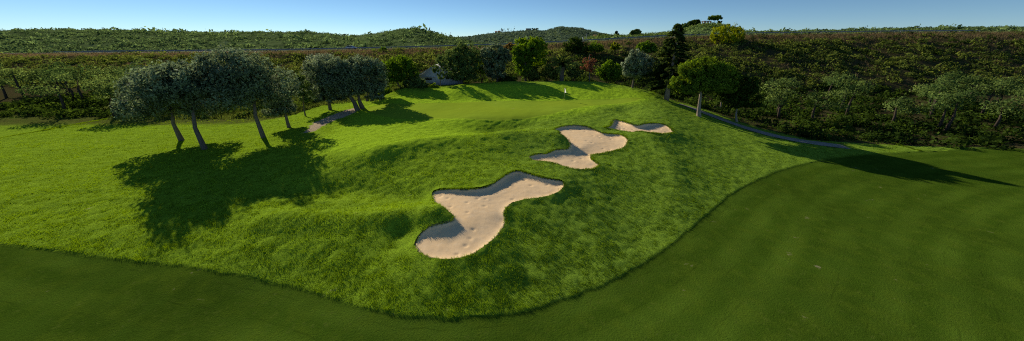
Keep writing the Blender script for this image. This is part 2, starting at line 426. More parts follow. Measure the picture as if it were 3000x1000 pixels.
def ground_mat():
    b = NB('turf')
    fair = b.attr('fairway'); grn = b.attr('green'); dirt = b.attr('dirt'); soil = b.attr('soil'); band = b.attr('band')
    big = b.noise(.12, 3); mid = b.noise(.9, 4, .6); fine = b.noise(9, 4, .7); vf = b.noise(38, 2, .6)
    rough = b.mix(b.ramp(mid, .3, .7), (.235, .39, .027), (.33, .515, .031))
    rough = b.mix(b.ramp(fine, .42, .75), rough, (.12, .18, .014))
    plat = b.attr('plateau'); right_dark = b.attr('right_dark')
    rough = b.mix(right_dark, rough, b.mix(b.ramp(mid, .3, .7), (.18, .305, .032), (.255, .40, .038)))  # rough turns darker and bluer towards the right
    rough = b.mix(plat, rough, b.mix(b.ramp(fine, .35, .7), (.35, .555, .030), (.275, .445, .024)))
    # mown fairway with faint mower bands parallel to the edge
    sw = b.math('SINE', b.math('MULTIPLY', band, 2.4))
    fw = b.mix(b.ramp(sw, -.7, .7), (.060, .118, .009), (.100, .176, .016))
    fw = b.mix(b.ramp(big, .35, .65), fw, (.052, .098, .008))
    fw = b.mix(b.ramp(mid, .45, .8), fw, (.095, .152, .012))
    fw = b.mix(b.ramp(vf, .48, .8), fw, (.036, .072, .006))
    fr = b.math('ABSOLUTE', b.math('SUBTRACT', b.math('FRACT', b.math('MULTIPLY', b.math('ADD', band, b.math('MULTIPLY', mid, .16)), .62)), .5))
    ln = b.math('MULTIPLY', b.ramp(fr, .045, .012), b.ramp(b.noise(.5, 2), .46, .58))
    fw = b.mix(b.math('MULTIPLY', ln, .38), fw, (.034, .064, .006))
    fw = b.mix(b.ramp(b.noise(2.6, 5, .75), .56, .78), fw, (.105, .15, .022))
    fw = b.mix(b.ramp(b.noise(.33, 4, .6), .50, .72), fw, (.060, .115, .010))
    gc = b.mix(b.ramp(mid, .3, .7), (.25, .375, .030), (.28, .41, .034))
    gc = b.mix(b.ramp(big, .35, .65), gc, (.275, .385, .028))
    c = b.mix(fair, rough, fw); c = b.mix(grn, c, gc)  # backlit sheen put into the colours: fairway darkened, green brightened
    dm = b.math('ADD', dirt, b.math('MULTIPLY', b.math('SUBTRACT', mid, .5), 1.6))
    dcol = b.mix(b.ramp(fine, .3, .7), (.44, .34, .22), (.62, .50, .36))
    c = b.mix(b.ramp(dm, .3, .6), c, dcol)
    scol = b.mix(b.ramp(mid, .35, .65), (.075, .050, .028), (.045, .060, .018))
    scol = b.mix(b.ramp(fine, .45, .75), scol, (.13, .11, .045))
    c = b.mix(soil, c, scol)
    hgt = b.math('ADD', b.math('MULTIPLY', fine, 1.0), b.math('MULTIPLY', vf, .5))
    k = b.math('SUBTRACT', 1.0, b.math('MAXIMUM', grn, b.math('MULTIPLY', fair, .55)))
    hgt = b.math('MULTIPLY', hgt, b.math('ADD', k, .12))
    return b.principled(c, .85, .12, b.bump(hgt, .7, .10))

def sand_mat():
    b = NB('sand')
    big = b.noise(.5, 3); mid = b.noise(2.2, 4); fine = b.noise(28, 3, .7)
    c = b.mix(b.ramp(big, .35, .65), (1.0, .715, .405), (.96, .71, .43))
    c = b.mix(b.ramp(b.noise(6, 5, .75), .52, .72), c, (.84, .60, .36))
    c = b.mix(b.ramp(mid, .5, .8), c, (1.0, .76, .48))
    wall = b.attr('wall')
    c = b.mix(wall, c, (1.0, .76, .50))  # walls paler and warmer: lifted shade put into the sand colour
    c = b.mix(b.ramp(fine, .55, .8), c, (.88, .62, .36))
    # rake lines
    mp = b.n('ShaderNodeTexWave'); mp.wave_type = 'BANDS'; mp.inputs['Scale'].default_value = 1.6; mp.inputs['Distortion'].default_value = 9
    mp.inputs['Detail'].default_value = 2; mp.inputs['Detail Scale'].default_value = .25; b.l(b.pos(), mp.inputs['Vector'])
    h = b.math('ADD', b.math('MULTIPLY', mp.outputs[1], .10), b.math('ADD', fine, b.math('MULTIPLY', mid, 1.5)))
    v = b.n('ShaderNodeTexVoronoi'); v.inputs['Scale'].default_value = 1.5; b.l(b.pos(), v.inputs['Vector'])
    h = b.math('ADD', h, b.math('MULTIPLY', b.ramp(v.outputs[0], .05, .16), .5))
    return b.principled(c, .95, .05, b.bump(h, .3, .014))

M_GROUND = ground_mat(); M_SAND = sand_mat()
M_HILL = simple('hill soil', (.105, .15, .055), .95, .05, var=.35, scale=.08)
M_ASPH = simple('asphalt', (.06, .06, .062), .9, .1)
M_PATH = simple('path concrete', (.34, .30, .26), .9, .1, var=.2, scale=1.2)
M_STEEL = simple('galvanised steel', (.24, .25, .27), .6, .3, .2)
M_WHITE = simple('white paint', (.78, .77, .73), .6, .3, var=.05)

# ------------------------------------------------------------------ ground sheet, split into its regions
def lines(stops):
    out = [stops[0][0]]
    for (a, s0), (b, s1) in zip(stops[:-1], stops[1:]):
        while out[-1] < b:
            t = (out[-1] - a) / (b - a); out.append(out[-1] + s0 + (s1 - s0) * t)
    return np.array(out)
gx_r = lines([(0, .14), (20, .14), (36, .30), (70, .9), (160, 3.5), (560, 9)])
gx = np.concatenate([-gx_r[:0:-1], gx_r])
gy = lines([(3, .14), (9, .14), (34, .13), (50, .18), (72, .25), (105, .6), (165, 1.3), (320, 2.6), (900, 9), (1500, 30)])
X, Y = np.meshgrid(gx, gy); NXg, NYg = len(gx), len(gy)
def snap(poly, X, Y):
    d = sdf(poly, X, Y, 3.0)
    gxd = np.gradient(d, axis=1) / np.maximum(np.gradient(X, axis=1), 1e-6); gyd = np.gradient(d, axis=0) / np.maximum(np.gradient(Y, axis=0), 1e-6)
    g2 = np.maximum(gxd ** 2 + gyd ** 2, .25)
    cell = np.maximum(np.gradient(X, axis=1), np.gradient(Y, axis=0))
    m = np.abs(d) < .5 * cell
    X = np.where(m, X - d * gxd / g2, X); Y = np.where(m, Y - d * gyd / g2, Y)
    return X, Y
for p in (P1, P2, P3, FAIR): X, Y = snap(p, X, Y)
D1, D2, D3 = (sdf(p, X, Y, 3.0) for p in (P1, P2, P3))
DF = sdf(FAIR, X, Y, 60.0); DG = sdf(GREEN, X, Y, 4.0); DD = sdf(DIRT, X, Y, 3.0)
Z = H(X, Y)
Z = Z - .05 * sstep(-.05, .12, DF)
# turf rolls over slightly at the bunker lips
for D in (D1, D2, D3): Z = Z + .05 * np.exp(-(D / .5) ** 2)
rough_mask = (DF < 0) & (DG < 0) & (Y < 85) & (Y > 8)
Z = Z + np.where(rough_mask, fbm(X / .6, Y / .6, 31, 3) * .17 * sstep(0, .6, -DF), 0)
Z = Z + np.where(Y > 108, fbm(X / 3, Y / 3, 33, 3) * .5, 0) * (1 - sstep(146, 149, Y) * (1 - sstep(162, 166, Y)))
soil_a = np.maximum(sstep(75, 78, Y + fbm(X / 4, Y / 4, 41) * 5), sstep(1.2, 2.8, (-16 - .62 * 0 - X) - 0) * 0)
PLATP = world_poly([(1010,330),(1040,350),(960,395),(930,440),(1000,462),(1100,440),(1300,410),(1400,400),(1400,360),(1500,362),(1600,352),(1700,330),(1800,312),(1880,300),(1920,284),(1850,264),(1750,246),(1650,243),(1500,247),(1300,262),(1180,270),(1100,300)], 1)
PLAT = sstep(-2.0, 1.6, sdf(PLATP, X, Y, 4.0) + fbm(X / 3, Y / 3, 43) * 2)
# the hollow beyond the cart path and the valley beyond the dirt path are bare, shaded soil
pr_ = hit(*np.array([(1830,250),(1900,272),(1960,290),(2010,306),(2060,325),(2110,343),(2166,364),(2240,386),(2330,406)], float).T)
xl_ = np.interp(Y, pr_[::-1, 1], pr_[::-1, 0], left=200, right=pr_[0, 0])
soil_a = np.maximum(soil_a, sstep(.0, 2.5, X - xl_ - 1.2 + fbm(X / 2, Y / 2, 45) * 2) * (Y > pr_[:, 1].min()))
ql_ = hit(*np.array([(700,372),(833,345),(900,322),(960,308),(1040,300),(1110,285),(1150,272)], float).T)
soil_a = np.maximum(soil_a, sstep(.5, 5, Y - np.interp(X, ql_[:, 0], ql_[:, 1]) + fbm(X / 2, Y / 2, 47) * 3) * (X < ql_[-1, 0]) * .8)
# edge of the mown mound on the left and right: rougher ground outside
def rough_edge(px_pts):
    w = hit(*np.array(px_pts, float).T); return w
idx = np.arange(NXg * NYg).reshape(NYg, NXg)
quads = np.stack([idx[:-1, :-1], idx[:-1, 1:], idx[1:, 1:], idx[1:, :-1]], -1).reshape(-1, 4)
def fc(A): return (A[:-1, :-1] + A[:-1, 1:] + A[1:, 1:] + A[1:, :-1]).ravel() / 4
fD = np.maximum(np.maximum(fc(D1), fc(D2)), fc(D3)); fF = fc(DF); fG = fc(DG); fDirt = fc(DD); fY = fc(Y)
V = np.stack([X.ravel(), Y.ravel(), Z.ravel()], 1)
jit = fbm(X / 1.2, Y / 1.2, 55) * .5
ATT = {'fairway': sstep(-.02, .02, DF).ravel(), 'green': sstep(-.35, .35, DG).ravel(), 'dirt': sstep(-.6, .8, DD + jit).ravel(), 'soil': soil_a.ravel(), 'plateau': PLAT.ravel(), 'right_dark': sstep(-4, 5, X + 4 * fbm(X / 4, Y / 4, 49)).ravel(), 'band': DF.ravel()}
def region(name, mask, mat):
    q = quads[mask]; u, inv = np.unique(q, return_inverse=True)
    me = mesh_np(name, V[u], inv.reshape(-1, 4), attrs={k: v[u] for k, v in ATT.items()}, smooth=True)
    return tag(link(name, me, mat), kind='structure')
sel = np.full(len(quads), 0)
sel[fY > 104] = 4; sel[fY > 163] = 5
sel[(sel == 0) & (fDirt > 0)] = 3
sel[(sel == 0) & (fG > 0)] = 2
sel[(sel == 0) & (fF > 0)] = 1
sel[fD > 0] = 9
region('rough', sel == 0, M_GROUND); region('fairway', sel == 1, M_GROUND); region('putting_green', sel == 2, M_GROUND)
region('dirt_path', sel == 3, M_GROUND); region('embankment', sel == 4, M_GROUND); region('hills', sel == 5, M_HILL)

# ------------------------------------------------------------------ bunkers
def smax(a, b, k): 
    h = np.clip(.5 + .5 * (a - b) / k, 0, 1); return b * (1 - h) + a * h + k * h * (1 - h)
def bunker(poly, depth, label, wall=.72):
    lo = poly.min(0) - .5; hi = poly.max(0) + .5; st = .11
    bx, by = np.meshgrid(np.arange(lo[0], hi[0], st), np.arange(lo[1], hi[1], st))
    d = sdf(poly, bx, by, 3.0); h = H(bx, by)
    rz = H(poly[:, 0], poly[:, 1]); Am = np.stack([poly[:, 0], poly[:, 1], np.ones(len(poly))], 1)
    co = np.linalg.lstsq(Am, rz, rcond=None)[0]
    pc = poly.mean(0); plane = co[0] * pc[0] + co[1] * pc[1] + co[2] + .45 * (co[0] * (bx - pc[0]) + co[1] * (by - pc[1])) - depth
    di = np.maximum(d, 0)
    floor = -smax(-plane, -(h - .07 - .22 * (1 - np.exp(-di / 1.0))), .10)
    w = h - .06 - wall * di - .12 * sstep(0, .25, di)
    z = smax(w, floor, .45)
    wallm = sstep(.10, .45, z - floor)
    z = z + fbm(bx / .8, by / .8, 61, 3) * .028 + fbm(bx / .25, by / .25, 63, 2) * .014
    # footprints
    for _ in range(70):
        j = rng.integers(0, bx.size); fx, fy = bx.ravel()[j], by.ravel()[j]
        if d.ravel()[j] < .5: continue
        z = z - .06 * np.exp(-(((bx - fx) / .16) ** 2 + ((by - fy) / .12) ** 2)) + .02 * np.exp(-(((bx - fx - .2) / .14) ** 2 + ((by - fy) / .16) ** 2))
    z = np.where(d < 0, h - .16, z)
    ny, nx = bx.shape; id_ = np.arange(nx * ny).reshape(ny, nx)
    q = np.stack([id_[:-1, :-1], id_[:-1, 1:], id_[1:, 1:], id_[1:, :-1]], -1).reshape(-1, 4)
    fd = (d[:-1, :-1] + d[:-1, 1:] + d[1:, 1:] + d[1:, :-1]).ravel() / 4
    q = q[fd > -.25]; u, inv = np.unique(q, return_inverse=True)
    Vb = np.stack([bx.ravel(), by.ravel(), z.ravel()], 1)[u]
    me = mesh_np('sand_bunker', Vb, inv.reshape(-1, 4), attrs={'wall': wallm.ravel()[u]}, smooth=True)
    tag(link('sand_bunker', me, M_SAND), label, 'bunker', 'sand bunkers on the mound')
bunker(P1, .12, 'largest pale sand bunker, nearest, curling like a kidney round a grass nose')
bunker(P2, .15, 'middle sand bunker with three lobes between the near and the small far bunker')
bunker(P3, .20, 'small narrow sand bunker, farthest, with two shaded hollows towards the pine')

# ------------------------------------------------------------------ leaves and trees
def leaves(C, N, size, tone, aspect=.5, droop=0.0, spread=.9):
    """rhombic leaf faces at centres C with rough normals N"""
    n = len(C)
    nr = N + rng.normal(0, spread, (n, 3)); nr /= np.linalg.norm(nr, axis=1)[:, None] + 1e-9
    a = np.cross(nr, rng.normal(0, 1, (n, 3))); a /= np.linalg.norm(a, axis=1)[:, None] + 1e-9
    if droop: a = a + np.array([0, 0, -droop]); a /= np.linalg.norm(a, axis=1)[:, None]
    b = np.cross(nr, a); b /= np.linalg.norm(b, axis=1)[:, None] + 1e-9
    s = (size * rng.uniform(.6, 1.35, n))[:, None]
    V = np.stack([C - a * s * .5, C + b * s * aspect * .5 , C + a * s * .5, C - b * s * aspect * .5], 1).reshape(-1, 3)
    Q = np.arange(4 * n).reshape(-1, 4)
    gg = N / (np.linalg.norm(N, axis=1)[:, None] + 1e-9)
    return V, Q, np.repeat(tone, 4), np.repeat(gg, 4, 0)

def crown_points(lobes, n, clump=.26, per=34, inner=.18, flat=0.0):
    """lobes: rows (x,y,z,rx,ry,rz). returns centres, normals, tones"""
    L = np.array(lobes, float); area = (L[:, 3] * L[:, 5] + L[:, 3] * L[:, 4]) ; pr = area / area.sum()
    nc = max(6, int(n / per))
    k = rng.choice(len(L), nc, p=pr)
    d = rng.normal(0, 1, (nc, 3)); d /= np.linalg.norm(d, axis=1)[:, None]
    d[:, 2] = np.where(d[:, 2] < -.35, d[:, 2] * .6, d[:, 2])
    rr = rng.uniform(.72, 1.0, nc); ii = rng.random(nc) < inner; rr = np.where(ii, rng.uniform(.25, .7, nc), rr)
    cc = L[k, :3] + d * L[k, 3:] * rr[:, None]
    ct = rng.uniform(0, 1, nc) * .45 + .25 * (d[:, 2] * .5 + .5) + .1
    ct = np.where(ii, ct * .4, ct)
    cr = clump * L[k, 3:].mean(1) * rng.uniform(.6, 1.3, nc)
    m = rng.integers(0, nc, n)
    off = rng.normal(0, 1, (n, 3)); off /= np.linalg.norm(off, axis=1)[:, None] + 1e-9
    off *= (rng.random(n) ** .5)[:, None]
    if flat: off[:, 2] *= 1 - flat
    C = cc[m] + off * cr[m][:, None]
    N = off * .8 + d[m] * .6 + np.array([0, 0, .25])
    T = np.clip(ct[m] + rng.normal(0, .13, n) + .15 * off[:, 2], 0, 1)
    return C, N, T

M_BARK = bark_mat('grey bark', (.10, .08, .06), (.24, .20, .16)); M_BARKD = bark_mat('dark bark', (.045, .035, .028), (.12, .095, .075))
M_BARKP = bark_mat('pine bark', (.22, .16, .12), (.42, .36, .30))
LM = {
 'olive': leaf_mat('olive leaves', (.026, .050, .020), (.30, .39, .20), .35, .35),
 'olive_pale': leaf_mat('pale olive leaves', (.065, .105, .042), (.42, .50, .30), .38, .35),
 'green': leaf_mat('green leaves', (0.042, 0.104, 0.015), (0.217, 0.362, 0.036), .50),
 'mid': leaf_mat('grey green leaves', (0.053, 0.104, 0.030), (0.232, 0.319, 0.087), .42),
 'bright': leaf_mat('bright leaves', (0.076, 0.162, 0.015), (0.319, 0.464, 0.036), .50),
 'yellow': leaf_mat('yellow green leaves', (0.133, 0.190, 0.011), (0.435, 0.478, 0.026), .50),
 'pine': leaf_mat('pine needles', (.018, .042, .007), (.29, .43, .045), .44),
 'conifer': leaf_mat('conifer needles', (0.023, 0.049, 0.015), (0.109, 0.160, 0.032), .35),
 'dark': leaf_mat('dark leaves', (0.015, 0.036, 0.009), (0.091, 0.150, 0.023), .40),
 'dry': leaf_mat('dry leaves', (0.204, 0.085, 0.043), (0.456, 0.228, 0.120), .40),
 'brown': leaf_mat('brown leaves', (0.171, 0.114, 0.028), (0.406, 0.275, 0.072), .40),
 'scrub': leaf_mat('scrub leaves', (0.057, 0.091, 0.023), (0.246, 0.304, 0.058), .40),
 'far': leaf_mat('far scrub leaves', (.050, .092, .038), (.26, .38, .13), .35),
 'far_blue': leaf_mat('far hazy leaves', (.070, .115, .090), (.19, .26, .14), .30),  # haze of distance put into the leaf colour as a blue tint
 'straw': leaf_mat('straw', (0.169, 0.130, 0.058), (0.437, 0.333, 0.161), .3),
}
def add_branches(mb, base, joints, lobes, r, n=7):
    for k in range(min(n, len(lobes))):
        L = lobes[k]; end = np.array(L[:3]); j = np.array(joints[-1 - (k % 2 if len(joints) > 4 else 0)])
        if end[2] < j[2]: continue
        mid = (j + end) / 2 + np.array([random.uniform(-.3, .3), random.uniform(-.3, .3), -.15 * np.linalg.norm(end - j) * .5])
        mb.tube([j, mid, end], [r * .38, r * .24, r * .08], 6)

def tree(name, label, cat, base, trunks, lobes, mat, n, leaf, bark=None, group=None, clump=.26, aspect=.5, per=34, inner=.18, droop=0, flat=0, spread=.9):
    """base: world point; trunks: list of (points, r0); lobes in world space"""
    bark = bark or M_BARK; base = np.array(base, float)
    root = empty(name, base, label, cat, group)
    for pts, r0 in trunks:
        mb = MB(); pts = [np.array(p, float) - base for p in pts]
        m = len(pts); radii = [r0 * (1 - .55 * i / max(1, m - 1)) for i in range(m)]
        pts2 = [pts[0] - np.array([0, 0, .35])] + pts; radii = [r0 * 1.45] + [r0 * 1.1] + radii[1:]
        mb.tube(pts2, radii, 10, .08)
        ll = [np.concatenate([np.array(L[:3]) - base, L[3:]]) for L in lobes]
        add_branches(mb, base, pts, ll, r0, 8)
        mb.build('trunk', bark, root, smooth=True)
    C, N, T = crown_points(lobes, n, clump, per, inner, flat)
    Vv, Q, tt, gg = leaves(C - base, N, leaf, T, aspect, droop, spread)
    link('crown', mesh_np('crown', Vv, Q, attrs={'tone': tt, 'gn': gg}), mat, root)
    return root

def lobes_px(lst, Yd, depth=.8):
    """(px, py, rx, ry[, dy]) in photo pixels at distance Yd -> world ellipsoids"""
    out = []
    for L in lst:
        px, py, rx, ry = L[:4]; dy = L[4] if len(L) > 4 else random.uniform(-1, 1) * .25 * rx * Yd / F
        c = at(px, py, Yd + dy); k = Yd * .95 / F
        out.append((c[0], c[1], c[2], rx * k, rx * k * depth, ry * k))
    return out

def gbase(px, py):
    p = hit([px], [py])[0]; return np.array([p[0], p[1], H1(p[0], p[1])])
def vbase(px, Yd):
    """ground point at distance Yd in the photo column px"""
    z = 3.0
    for _ in range(6):
        depth = Yd * CP - (z - CAMZ) * SP; x = (px - 1500) / F * depth; z = H1(x, Yd)
    return np.array([x, Yd, z])

def trunk_px(base, pts, Yd):
    return [base] + [at(a, b, Yd) for a, b in pts]

def ptree(name, label, cat, base, tr, lob, mat, n, leaf, **kw):
    Yd = base[1]; depth = kw.pop('depth', .8)
    trunks = [(trunk_px(base if len(t) < 3 else t[2], t[0], Yd), t[1]) for t in tr]
    return tree(name, label, cat, base, trunks, lobes_px(lob, Yd, depth), LM[mat], n, leaf, **kw)

# --- big olives on the left
b = gbase(1048, 324)
b2 = gbase(1062, 318)
ptree('olive_tree', 'big dark olive tree leaning left on two trunks beside the dirt path', 'tree', b,
      [([(1038, 300), (1022, 278), (1010, 250)], .42), ([(1054, 300), (1048, 270), (1052, 240)], .40, b2)],
      [(985,238,62,46),(1045,225,65,50),(1085,240,48,45),(1000,200,50,28),(1055,192,52,28),(1095,205,40,30),(1030,262,50,28),(970,262,40,24),(1100,262,30,26),(940,210,40,34),(955,288,34,18),(1000,284,30,16),(1095,284,30,14),(975,225,50,44)],
      'olive', 44000, .32, bark=M_BARK, group='olive trees left of the green')
b = vbase(968, b[1] + 6)
ptree('olive_tree', 'silvery olive tree behind the left flank of the big dark olive', 'tree', b,
      [([(962, 288), (950, 255)], .30)],
      [(935,192,42,34),(915,235,38,40),(940,265,42,32),(960,185,32,26),(925,280,26,20),(905,215,22,28),(965,235,34,34)],
      'olive_pale', 15000, .30, group='olive trees left of the green')
b = vbase(1076, 69)
ptree('olive_tree', 'olive tree behind the right flank of the big dark olive, its thin trunk upright', 'tree', b,
      [([(1076, 285), (1078, 255)], .25)], [(1092,220,36,34),(1110,238,26,34),(1078,200,34,22),(1090,258,30,22)],
      'olive_pale', 9000, .30, group='olive trees left of the green')
b = gbase(847, 374)
ptree('olive_tree', 'dark olive tree leaning beside the near end of the dirt path', 'tree', b,
      [([(840, 350), (835, 325), (824, 300)], .26)], [(812,290,38,44),(840,318,26,30),(800,325,34,26),(828,268,26,28)],
      'olive', 11000, .27, group='olive trees left of the green')
b = gbase(895, 341)
ptree('slender_tree', 'slender light green tree with a thin bare trunk beyond the dirt path', 'tree', b,
      [([(890, 318), (889, 292), (886, 265)], .13)], [(880,245,24,24),(872,270,22,20),(892,272,20,20),(876,228,16,14),(895,292,18,14)],
      'mid', 6000, .24, group=None)
# shade trees standing just left of the frame (they throw the shadows on the left of the lawn)
for (x, y, h, r, lab) in [(-34.5, 46.0, 12, 4.6, 'tall rounded olive on the left lawn, nearest to the dirt path'), (-38.5, 41.0, 11, 4.6, 'broad olive on the left lawn, second from the dirt path'), (-46, 46, 9.5, 4.6, 'olive farthest left on the lawn')]:
    z = H1(x, y); L = [(x + random.uniform(-.5, .5) * r, y + random.uniform(-.5, .5) * r, z + h * random.uniform(.45, .85), r * random.uniform(.55, .75), r * .65, h * .22) for _ in range(9)]
    tree('olive_tree', lab, 'tree', (x, y, z), [([(x, y, z), (x - .3, y, z + h * .25), (x + .2, y + .1, z + h * .5)], .3)], L, LM['olive'], 22000, .34, group='olive trees left of the green')

# --- trees behind the green
b = vbase(1176, 76)
ptree('broadleaf_tree', 'bright green loose tree with a leaning trunk behind the big olive', 'tree', b,
      [([(1168, 250), (1155, 228)], .25)], [(1140,200,34,24),(1175,188,34,22),(1200,200,26,24),(1150,225,36,22),(1190,222,28,18),(1215,215,16,18)],
      'green', 12000, .36)
b = vbase(1113, 146)
ptree('round_shrub', 'dark round tree standing alone on the verge below the road, right of the car', 'shrub', b, [([(1113,165)], .2)],
      [(1113,158,24,16),(1122,150,16,10),(1100,165,14,10),(1128,166,18,12)], 'green', 5000, .5)
def shrub(label, px, py, Yd, rx, ry, mat, n, leaf, name='shrub', cat='shrub', group=None, lob=None):
    c = at(px, py, Yd); base = np.array([c[0], Yd, H1(c[0], Yd)])
    L = lob or [(px - rx * .45, py + ry * .15, rx * .6, ry * .75), (px + rx * .4, py + ry * .1, rx * .62, ry * .8), (px, py - ry * .2, rx * .62, ry * .75), (px + rx * .1, py + ry * .45, rx * .85, ry * .6)]
    LL = lobes_px(L, Yd)
    C, N, T = crown_points(LL, n, .34)
    root = empty(name, base, label, cat, group)
    mb = MB()
    for k in range(3):
        e = np.array(LL[k % len(LL)][:3]) - base; mb.tube([(0, 0, -.3), e * .5 + np.array([.1, 0, 0]), e], [.10, .07, .03], 6)
    mb.build('stem', M_BARKD, root)
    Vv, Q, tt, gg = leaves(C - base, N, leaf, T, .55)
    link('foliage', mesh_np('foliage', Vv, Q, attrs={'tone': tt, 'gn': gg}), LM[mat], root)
    return root
shrub('rounded green shrub in front of the grey roofed hut', 1218, 245, 75, 36, 24, 'mid', 5500, .34)
shrub('light green shrub under the right edge of the big dark olive', 1130, 272, 72, 26, 16, 'bright', 3500, .28)
shrub('small light shrub at the foot of the thin drooping tree', 1270, 252, 74, 14, 9, 'bright', 1500, .26)
b = vbase(1291, 75)
ptree('slender_tree', 'thin drooping tree in front of the hut, behind the crest of the green', 'tree', b,
      [([(1290,238),(1289,218),(1292,190)], .12)], [(1292,180,18,22),(1276,205,14,12),(1308,212,16,16),(1290,225,14,12),(1300,195,14,14),(1282,190,12,16)],
      'mid', 4500, .28, droop=.9)
b = vbase(1352, 79)
ptree('broadleaf_tree', 'tallest grey-green tree behind the crest, right of the hut', 'tree', b, [([(1352,220),(1350,190)], .35)],
      [(1350,145,24,22),(1330,165,30,26),(1365,170,30,28),(1392,150,22,24),(1335,195,32,24),(1370,200,32,26),(1395,180,20,24),(1318,185,20,22),(1350,215,34,16),(1340,226,34,14),(1375,224,30,14)],
      'mid', 17000, .38)
b = vbase(1458, 79)
ptree('broadleaf_tree', 'round grey-green tree, second large one to the right of the hut', 'tree', b, [([(1458,215),(1458,185)], .32)],
      [(1455,150,28,20),(1435,170,26,24),(1470,172,28,28),(1450,198,32,22),(1480,165,18,24),(1430,192,20,16),(1425,160,20,20),(1455,220,34,16)], 'olive', 14000, .38)
b = vbase(1540, 83)
ptree('broadleaf_tree', 'bright green tree in front of the road, between the round tree and the palm', 'tree', b, [([(1538,205),(1540,170)], .3)],
      [(1525,150,26,20),(1550,148,26,22),(1530,172,30,22),(1556,170,22,24),(1535,192,26,14),(1520,165,20,20),(1538,212,30,16)], 'green', 13000, .40)
b = vbase(1550, 87)
ptree('broadleaf_tree', 'light leafy tree rising above the road line behind the bright green one', 'tree', b, [([(1552,190),(1550,150)], .3)],
      [(1530,126,22,12),(1570,122,22,14),(1584,136,20,18),(1550,135,30,14),(1578,158,24,20),(1575,182,24,18)], 'bright', 10000, .38)
shrub('yellow-green shrub between the two large grey-green trees', 1410, 195, 81, 18, 26, 'bright', 3500, .34)
shrub('brown dry shrub beside the road between the leafy trees', 1495, 138, 118, 18, 11, 'brown', 2200, .42)
shrub('wide dark shrub below the road, left of the white posts', 1685, 135, 128, 38, 26, 'dark', 6500, .5)
shrub('low dark green shrub below the road, right of the white posts', 1742, 140, 128, 30, 13, 'green', 3500, .48)
shrub('small yellow-green shrub in dry grass below the road', 1802, 136, 128, 14, 12, 'yellow', 1800, .45)
shrub('dark green rounded shrub below the road, left of the tall conifer', 1895, 138, 118, 28, 18, 'green', 4500, .46)
shrub('dense green shrub beside the reddish dry tree', 1785, 208, 84, 38, 30, 'green', 6500, .38)
shrub('pale green shrub left of the palm trunk', 1605, 212, 83, 32, 22, 'scrub', 5000, .34)
shrub('leafy shrub right of the palm trunk', 1682, 205, 83, 26, 26, 'mid', 4500, .34)
shrub('olive-green shrub behind the crest under the bright green tree', 1560, 218, 82, 26, 18, 'scrub', 3800, .34)
shrub('dark shrub on bare soil behind the back crest of the green', 1490, 232, 78, 26, 10, 'dark', 3000, .34)
# big yellow-green tree at the right above the slope
b = vbase(2132, 140)
ptree('broadleaf_tree', 'yellow-green bushy tree high on the slope at the right edge', 'tree', b, [([(2130,112)], .3)],
      [(2105,100,28,18),(2138,88,26,18),(2160,100,24,18),(2120,112,36,12),(2095,110,18,10),(2120,122,38,12),(2152,118,28,14)], 'yellow', 8000, .5)
# silver tree, dry tree
b = gbase(1853, 258)
ptree('silver_tree', 'silvery pale tree with a light trunk left of the tall conifer', 'tree', b, [([(1855,240),(1860,215),(1862,190)], .2)],
      [(1862,165,26,18),(1845,190,24,24),(1882,185,28,26),(1865,212,34,22),(1840,212,16,16),(1895,205,18,18)], 'olive_pale', 13000, .34)
b = vbase(1727, 80)
ptree('dry_tree', 'reddish-brown half-dead tree with thin bare twigs behind the green', 'tree', b, [([(1727,215),(1726,190),(1728,160)], .14)],
      [(1728,165,5,14),(1715,178,9,12),(1738,185,11,14),(1712,200,14,14),(1735,208,16,12),(1727,190,14,18)], 'dry', 3600, .22, inner=.5)
# tall conifer: whorls of drooping boughs
b = gbase(1952, 293)
def conifer(label, base, topz, r0, px_r, mat, n, leaf, bark):
    h = topz - base[2]; root = empty('conifer_tree', base, label, 'tree')
    MB().tube([(0, 0, -.4), (.05, 0, h * .15), (.15, 0, h * .5), (.25, 0, h * .98)], [r0 * 1.4, r0, r0 * .6, .04], 10, .06).build('trunk', bark, root, smooth=True)
    C = []; N = []; T = []
    for i in range(230):
        t = random.random() ** .8; zz = h * (.14 + .84 * t)
        R = px_r * (1 - t) ** .75 * random.uniform(.55, 1.12) * (1 if t > .08 else .75) + .25
        th = random.uniform(0, 2 * math.pi); m = int(n / 230 * (.35 + 1.1 * (1 - t)))
        s = rng.uniform(.15, 1, m) ** .6
        up = random.uniform(.05, .35)
        p = np.stack([math.cos(th) * R * s, math.sin(th) * R * s, zz + R * s * up - .25 * R * s * s], 1)
        wd = .30 * (1 - .5 * s)
        p += rng.normal(0, 1, (m, 3)) * (wd * np.array([.9]) )[:, None] * np.array([1, 1, .55]) * (.55 + .25 * R / px_r)
        C.append(p); N.append(np.tile([math.cos(th) * .4, math.sin(th) * .4, .9], (m, 1))); T.append(np.clip(s * .55 + rng.normal(.1, .15, m) + random.uniform(-.15, .15), 0, 1))
    Vv, Q, tt, gg = leaves(np.concatenate(C), np.concatenate(N), leaf, np.concatenate(T), .45, spread=.6)
    link('crown', mesh_np('crown', Vv, Q, attrs={'tone': tt, 'gn': gg}), LM[mat], root)
    return root
top = at(1980, 66, b[1])
conifer('tall dark pointed conifer with a pale leaning trunk, right of the silvery tree', b, top[2], .38, 4.7, 'conifer', 46000, .36, M_BARKP)
# stone pine with round crown
b = gbase(2047, 341)
ptree('stone_pine', 'round-crowned stone pine with a bare pale trunk on the right slope', 'tree', b, [([(2048,315),(2051,290),(2054,255)], .34)],
      [(2000,235,34,26),(2025,205,40,26),(2070,198,48,28),(2110,215,44,30),(2135,235,32,30),(2045,248,46,24),(2090,250,48,26),(1985,250,26,18),(2015,262,34,18),(2060,225,50,30),(2125,262,30,18)],
      'pine', 46000, .32, bark=M_BARKP, clump=.27, per=50, aspect=.4)
